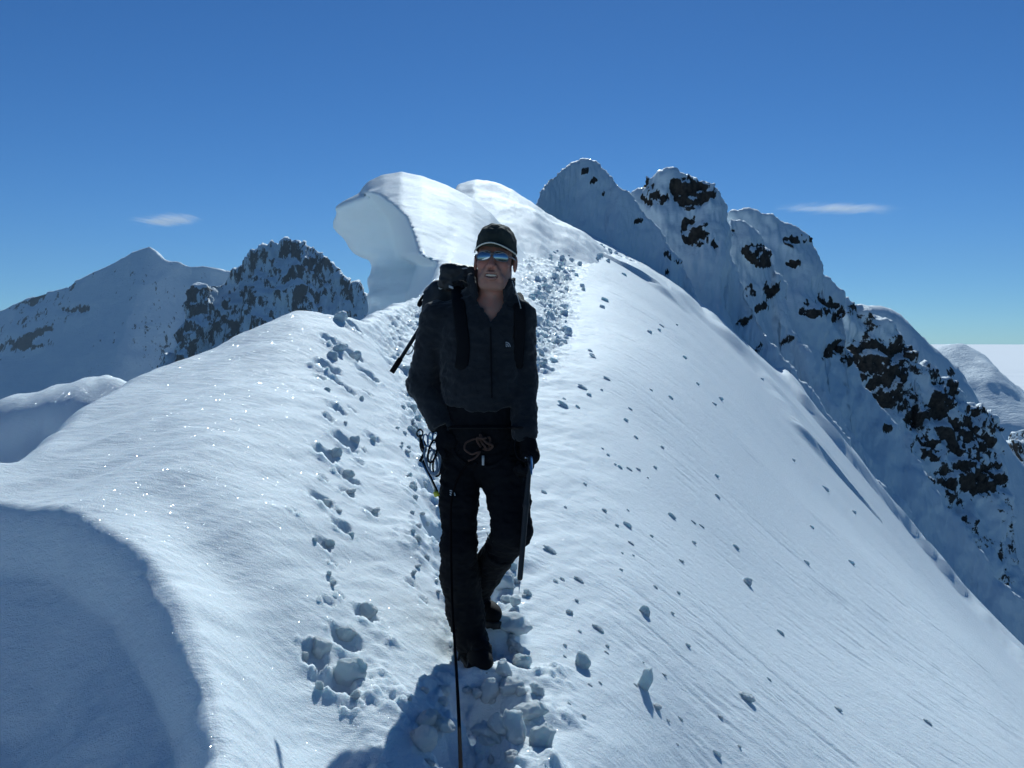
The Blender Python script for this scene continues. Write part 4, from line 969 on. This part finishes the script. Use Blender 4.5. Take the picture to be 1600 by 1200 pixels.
# ---- rucksack
pk0 = W(728, 640, .20)
pack = empty('backpack', pk0, 'black rucksack with side compression straps on the climbers back', 'rucksack')
pc = W(727, 545, .27)
def packf(X, Y, Z):
    x, y, z = X - pc[0], Y - pc[1], Z - pc[2]
    q = [np.abs(x) - .135 + .10 * np.clip(z - .1, 0, 1), np.abs(y) - .085, np.abs(z) - .24]
    o = np.sqrt(sum(np.clip(a, 0, None) ** 2 for a in q)) + np.minimum(np.maximum(np.maximum(q[0], q[1]), q[2]), 0) - .05
    for zz in (-.08, .07): o = o + .012 * np.exp(-((z - zz) / .014) ** 2)
    return o
sdfpart('sack', packf, [pc - (.2, .15, .3), pc + (.2, .15, .3)], .03, .009, PACKM, pack, pk0, wr=.012, wsc=.11, seed=61)
lc = W(721, 437, .20)
def lidf(X, Y, Z):
    a = R(-8); x, y, z = (X - lc[0]) * math.cos(a) + (Z - lc[2]) * math.sin(a), Y - lc[1], -(X - lc[0]) * math.sin(a) + (Z - lc[2]) * math.cos(a)
    q = [np.abs(x) - .060, np.abs(y) - .09, np.abs(z) - .028]
    return np.sqrt(sum(np.clip(c, 0, None) ** 2 for c in q)) + np.minimum(np.maximum(np.maximum(q[0], q[1]), q[2]), 0) - .026
lid = sdfpart('lid', lidf, [lc - (.11, .13, .07), lc + (.11, .13, .07)], .02, .0055, PACKM, pack, pk0, wr=.010, wsc=.06, seed=62)
tube('lid_seam', [lc + (-.078, -.08, .02), lc + (-.04, -.112, .035), lc + (.02, -.115, .04), lc + (.06, -.10, .045)], .003, GREY, lid, pk0)
def strapline(pl, fn, o=.012): return [surfy(fn, a, b) + (0, -o, 0) for a, b in pl]
tube('shoulder_strap', [W(713, 447, .14), W(714, 452, .06)] + strapline([(716, 470), (719, 490), (722, 515), (725, 545), (721, 575)], fleece) + [W(705, 600, .10)], .026, SHELL, pack, pk0, flat=.32, up=(0, 1, 0))
tube('shoulder_strap', [W(806, 462, .14), W(810, 466, .06)] + strapline([(811, 478), (812, 495), (812, 515), (810, 545), (808, 570)], fleece) + [W(800, 600, .12)], .024, SHELL, pack, pk0, flat=.32, up=(0, 1, 0))
tube('load_strap', [W(700, 452, .16), W(706, 444, .10), W(714, 441, .04), W(722, 440, -.02), W(730, 446, -.05)], .0075, NYLON, pack, pk0, flat=.4)
tube('load_strap', [W(672, 462, .18), W(684, 452, .14), W(698, 446, .10), W(708, 450, .06)], .006, GREY, pack, pk0, flat=.4)
tube('strap_loop', [W(668, 466, .2), W(662, 461, .2), W(655, 472, .2), W(653, 478, .2), W(660, 474, .2), W(667, 469, .2)], .006, NYLON, pack, pk0)
bar('buckle', W(654, 479, .19), W(661, 471, .19), .007, .004, SHELL, pack, pk0)
bar('buckle', W(716, 441, -.01), W(724, 447, -.03), .009, .004, SHELL, pack, pk0)
p0 = W(613, 581, .22)
pole = empty('trekking_pole', p0, 'black folded pole lashed to the rucksack and sticking out to the left', 'pole')
tube('pole_shaft', [p0, W(646, 529, .24), W(672, 486, .26)], .0085, DMETAL, pole, p0, n=12)
tube('grip', [W(612, 582, .22), W(626, 560, .225)], .012, SHELL, pole, p0, n=12); loop('pole_strap', W(640, 547, .235), .012, .022, .003, GREY, pole, -.6, 0, p0)

# ---- climbing rope running from his harness towards the photographer
rp = [kc + (0, 0, -.01), surfy(trousers, 738, 712) + (0, -.05, 0), surfy(trousers, 716, 740) + (0, -.04, 0), surfy(trousers, 704, 770) + (0, -.04, 0), W(704, 800, -.13), W(705, 870, -.18), W(706, 930, -.3), W(710, 1000, -.6), P(713, 1045, 3.25), P(717, 1120, 2.7), P(720, 1200, 2.2), P(724, 1290, 1.7), P(730, 1420, 1.25), P(742, 1700, .8)]
rope = tube('climbing_rope', rp, .0048, ROPEM, None, np.zeros(3), n=9)
tag(rope, 'dark climbing rope running from the harness down towards the viewer', 'rope')
# ------------------------------------------------------------------ loose snow lumps, each one its own object
def lump_mesh(seed, sx=1.0, sy=1.0, sz=1.0, blocky=.6):
    r_ = np.random.RandomState(seed); nn = r_.normal(size=(9, 3)); nn /= np.linalg.norm(nn, axis=1)[:, None]; dd = .62 + .30 * r_.rand(9)
    def fn(X, Y, Z):
        x, y, z = X / sx, Y / sy, Z / sz; d = np.sqrt(x*x + y*y + z*z) - 1
        for n_, q in zip(nn, dd): d = -smin(-d, -(x*n_[0] + y*n_[1] + z*n_[2] - q), .10)
        return d * min(sx, sy, sz) + .09 * fbm3(X * 2.2, Y * 2.2, Z * 2.2, 4, seed)
    V, Q = surface_nets(fn, (-1.25*sx, -1.25*sy, -1.25*sz), (1.25*sx, 1.25*sy, 1.25*sz), .115)
    m = mesh('snow_lump', V, Q, SNOW); d = m.data; bpy.data.objects.remove(m); return d
LM = [lump_mesh(200 + i, *[(1, 1, .9), (1.2, .8, .7), (.9, 1.2, 1.1), (1, .8, 1.3), (1.3, 1, .6), (.8, .8, 1), (1, 1.1, .8), (1.1, .7, 1.0)][i]) for i in range(8)]
def lump(x, y, r, label, group, k=None, sink=.25, z=None, rot=None, sc=None):
    o = bpy.data.objects.new('snow_lump', LM[rng.randint(8) if k is None else k]); COL.objects.link(o)
    o.location = (x, y, (gz(x, y) if z is None else z) + r * (.75 - 2 * sink)); o.rotation_euler = rot or (rng.normal() * .35, rng.normal() * .35, rng.rand() * 6.3)
    s_ = sc or (1, 1, 1); o.scale = (r * s_[0], r * s_[1], r * s_[2]); return tag(o, label, 'snow lump', group)
def hit2(px, py):
    v = hit(px, py); u, w_ = ray(px, py); u = float(u); w_ = float(w_); d = v.y * .93
    while d < v.y * 1.25 and w_ * d > gz(u * d, d): d += .012
    return Vector((u * d, d, w_ * d))
def lump_px(px, py, s, *a, **k):
    v = hit2(px, py); return lump(v.x, v.y, s * v.y / F * .5, *a, **k)
# the ones that stand out
lump_px(1008, 1076, 34, 'upright snow block standing alone on the lower right slope with a long shadow', None, k=3, sink=.05, sc=(.8, .55, 1.35), rot=(.1, .35, .5))
lump_px(1027, 1108, 15, 'small snow piece just downhill of the upright block on the lower right slope', None, k=6)
lump_px(910, 1040, 30, 'angular snow block on the slope to the right of the lower boot', None, k=2, sink=.2, sc=(.9, .8, 1.1))
lump_px(1007, 960, 22, 'rounded snow ball on the open slope below the tip of the ice axe', None, k=5)
lump_px(1168, 912, 18, 'egg shaped snow ball alone far out on the bright right slope', None, k=0)
lump_px(1166, 1092, 24, 'flat snow block near the bottom of the right slope', None, k=4, sink=.3)
lump_px(783, 915, 46, 'pale snow block standing behind the climbers bent leg', None, k=2, sink=.15, sc=(1, .9, 1.3))
lump_px(797, 985, 58, 'big broken snow block beside the climbers front boot', None, k=1, sink=.25, sc=(1.2, 1, .9), rot=(0, .1, .4))
lump_px(806, 948, 24, 'knob of snow on top of the broken block beside the front boot', None, k=5, sink=0)
lump_px(548, 1056, 52, 'large angular snow block on the edge of the nearest print left of the shadow', None, k=3, sink=.3, sc=(1.1, .9, 1), rot=(.3, .2, .2))
lump_px(502, 1022, 40, 'rounded snow block behind the largest block of the nearest left print', None, k=0, sink=.3)
lump_px(575, 965, 30, 'chunky snow block above the nearest group of left prints', None, k=7, sink=.25)
lump_px(540, 1000, 34, 'round snow block between the two upper blocks of the nearest left prints', None, k=6, sink=.3)
g = 'broken snow lumps heaped in the trench in front of the climber'
for (px, py, s) in [(788,1056,30),(800,1082,40),(766,1100,42),(830,1122,50),(800,1150,56),(846,1165,46),(762,1165,44),(690,1140,40),(662,1165,46),(695,1085,26),(806,1018,26),(816,1042,30),(840,1085,26),(748,1092,26)]:
    lump_px(px, py, s, 'broken snow lump heaped in the trodden trench in front of the climber', g, sink=.16)
for i in range(22):
    t = rng.rand(); px = 740 + rng.normal() * 55 + (20 if t > .5 else 0); py = 1065 + 150 * t
    if abs(px - 715) < 14: continue
    lump_px(px, py, 12 + 30 * rng.rand() ** 1.5, 'broken snow lump heaped in the trodden trench in front of the climber', g, sink=.2 + .1 * rng.rand())
g = 'broken snow lumps beside the climbers boots'
for i in range(16):
    lump_px(800 + rng.normal() * 22, 880 + 140 * rng.rand(), 8 + 14 * rng.rand(), 'small snow lump lying to the right of the climbers boots', g)
g = 'snow lumps along the left row of prints'
for (x, y, s) in [(532,500,20),(560,495,22),(530,548,20),(556,560,16),(520,560,18),(555,690,16),(525,712,18),(545,742,16),(512,790,14),(530,800,10),(548,770,14),(588,800,12),(548,838,12),(515,855,16),(492,845,8),(520,915,12),(514,900,8),(500,1075,16),(556,1090,20),(475,1030,14),(565,625,8),(540,662,7),(583,688,10),(512,610,10)]:
    lump_px(x, y, s * 1.1, 'snow lump thrown out beside the row of prints on the left of the ridge', g)
g = 'small snow lumps scattered over the right slope'
pts = [(945,470,10),(925,555,8),(880,635,15),(911,607,12),(866,566,12),(1116,632,8),(1050,808,12),(980,822,12),(1290,765,10),(1150,856,10),(1065,878,8),(1260,880,8),(1035,700,6),(985,640,6),(1240,720,6),(1120,745,7),(860,862,16),(905,908,12),(935,985,14),(890,960,12),(850,770,8),(975,430,7),(1015,520,8),(1070,560,7),(1330,880,9),(1220,990,10),(1075,1010,8),(1310,1110,12),(1120,1180,12),(1450,1130,10)]
for _ in range(70):
    a = abs(rng.normal()) * 160; py = 470 + 700 * rng.rand(); pts.append((848 + a + (py - 500) * .04, py, 4 + 5 * rng.rand()))
for x, y, s in pts:
    lump_px(x, y, s, 'small wind rounded snow lump lying on the sunlit slope right of the trail', g, sc=(1.3, .8, .8), rot=(0, .6, -.3))
g = 'crumbled snow lumps along the far trail'
for i in range(130):
    s = rng.rand() * 6.6 + 9.0; k = min(int(s), len(TR) - 2); q = TR[k] + (TR[k+1] - TR[k]) * (s - k); wq = .05 + .009 * q[1]
    lump(q[0] + rng.normal() * wq, q[1] + rng.normal() * wq * 1.2, .03 + .04 * rng.rand() + .001 * q[1], 'crumbled snow lump on the trampled trail behind the climber', g, sink=.2)
g = 'snow lumps along the trench left of the climber'
for i in range(46):
    px, py = (692, 900)
    t = rng.rand(); px = np.interp(t, [0, .5, 1], [655, 640, 672]) + rng.normal() * 12; py = np.interp(t, [0, .5, 1], [560, 700, 930]) + rng.normal() * 10
    lump_px(px, py, 6 + 8 * rng.rand(), 'crumb of snow along the trench edge left of the climbers legs', g)

# ------------------------------------------------------------------ two wisps of cloud beyond the peaks
def wisp(c, size, tilt, seed, dens, label):
    V, Q = surface_nets(lambda X, Y, Z: np.sqrt(X*X + Y*Y + Z*Z) - 1, (-1.2,)*3, (1.2,)*3, .16)
    o = mesh('cloud', V, Q, None); o.location = c; o.scale = size; o.rotation_euler = (0, tilt, 0)
    m = bpy.data.materials.new('wisp_cloud'); m.use_nodes = True; t = m.node_tree; t.nodes.clear()
    N = t.nodes.new; out = N('ShaderNodeOutputMaterial'); v = N('ShaderNodeVolumePrincipled'); tc = N('ShaderNodeTexCoord'); mp = N('ShaderNodeMapping'); nz = N('ShaderNodeTexNoise')
    mp.inputs['Scale'].default_value = (1.5, .12, 2.6); mp.inputs['Location'].default_value = (seed, 0, 0)
    nz.inputs['Scale'].default_value = 2.3; nz.inputs['Detail'].default_value = 7; nz.inputs['Roughness'].default_value = .65; nz.inputs['Distortion'].default_value = 1.2
    ln = N('ShaderNodeVectorMath'); ln.operation = 'LENGTH'; sub = N('ShaderNodeMath'); sub.operation = 'MULTIPLY_ADD'; sub.inputs[1].default_value = -.55; sub.inputs[2].default_value = .10
    add = N('ShaderNodeMath'); add.operation = 'ADD'; mr = N('ShaderNodeMapRange'); mr.inputs[1].default_value = .26; mr.inputs[2].default_value = .75; mr.inputs[3].default_value = 0; mr.inputs[4].default_value = dens
    L = t.links.new
    L(tc.outputs['Object'], mp.inputs[0]); L(mp.outputs[0], nz.inputs['Vector']); L(tc.outputs['Object'], ln.inputs[0]); L(ln.outputs['Value'], sub.inputs[0])
    L(sub.outputs[0], add.inputs[0]); L(nz.outputs[0], add.inputs[1]); L(add.outputs[0], mr.inputs[0]); L(mr.outputs[0], v.inputs['Density']); v.inputs['Anisotropy'].default_value = .3
    v.inputs['Color'].default_value = (1, 1, 1, 1); L(v.outputs[0], out.inputs['Volume']); o.data.materials.append(m)
    return tag(o, label, 'cloud', None, 'stuff')
wisp(P(262, 344, 9000), (430, 300, 85), -.05, 3.0, 0.0075, 'thin flat wisp of white cloud above the left peaks')
wisp(P(1312, 326, 9000), (760, 300, 70), .02, 8.0, 0.0075, 'thin white streak of cloud right of the rock pinnacles')
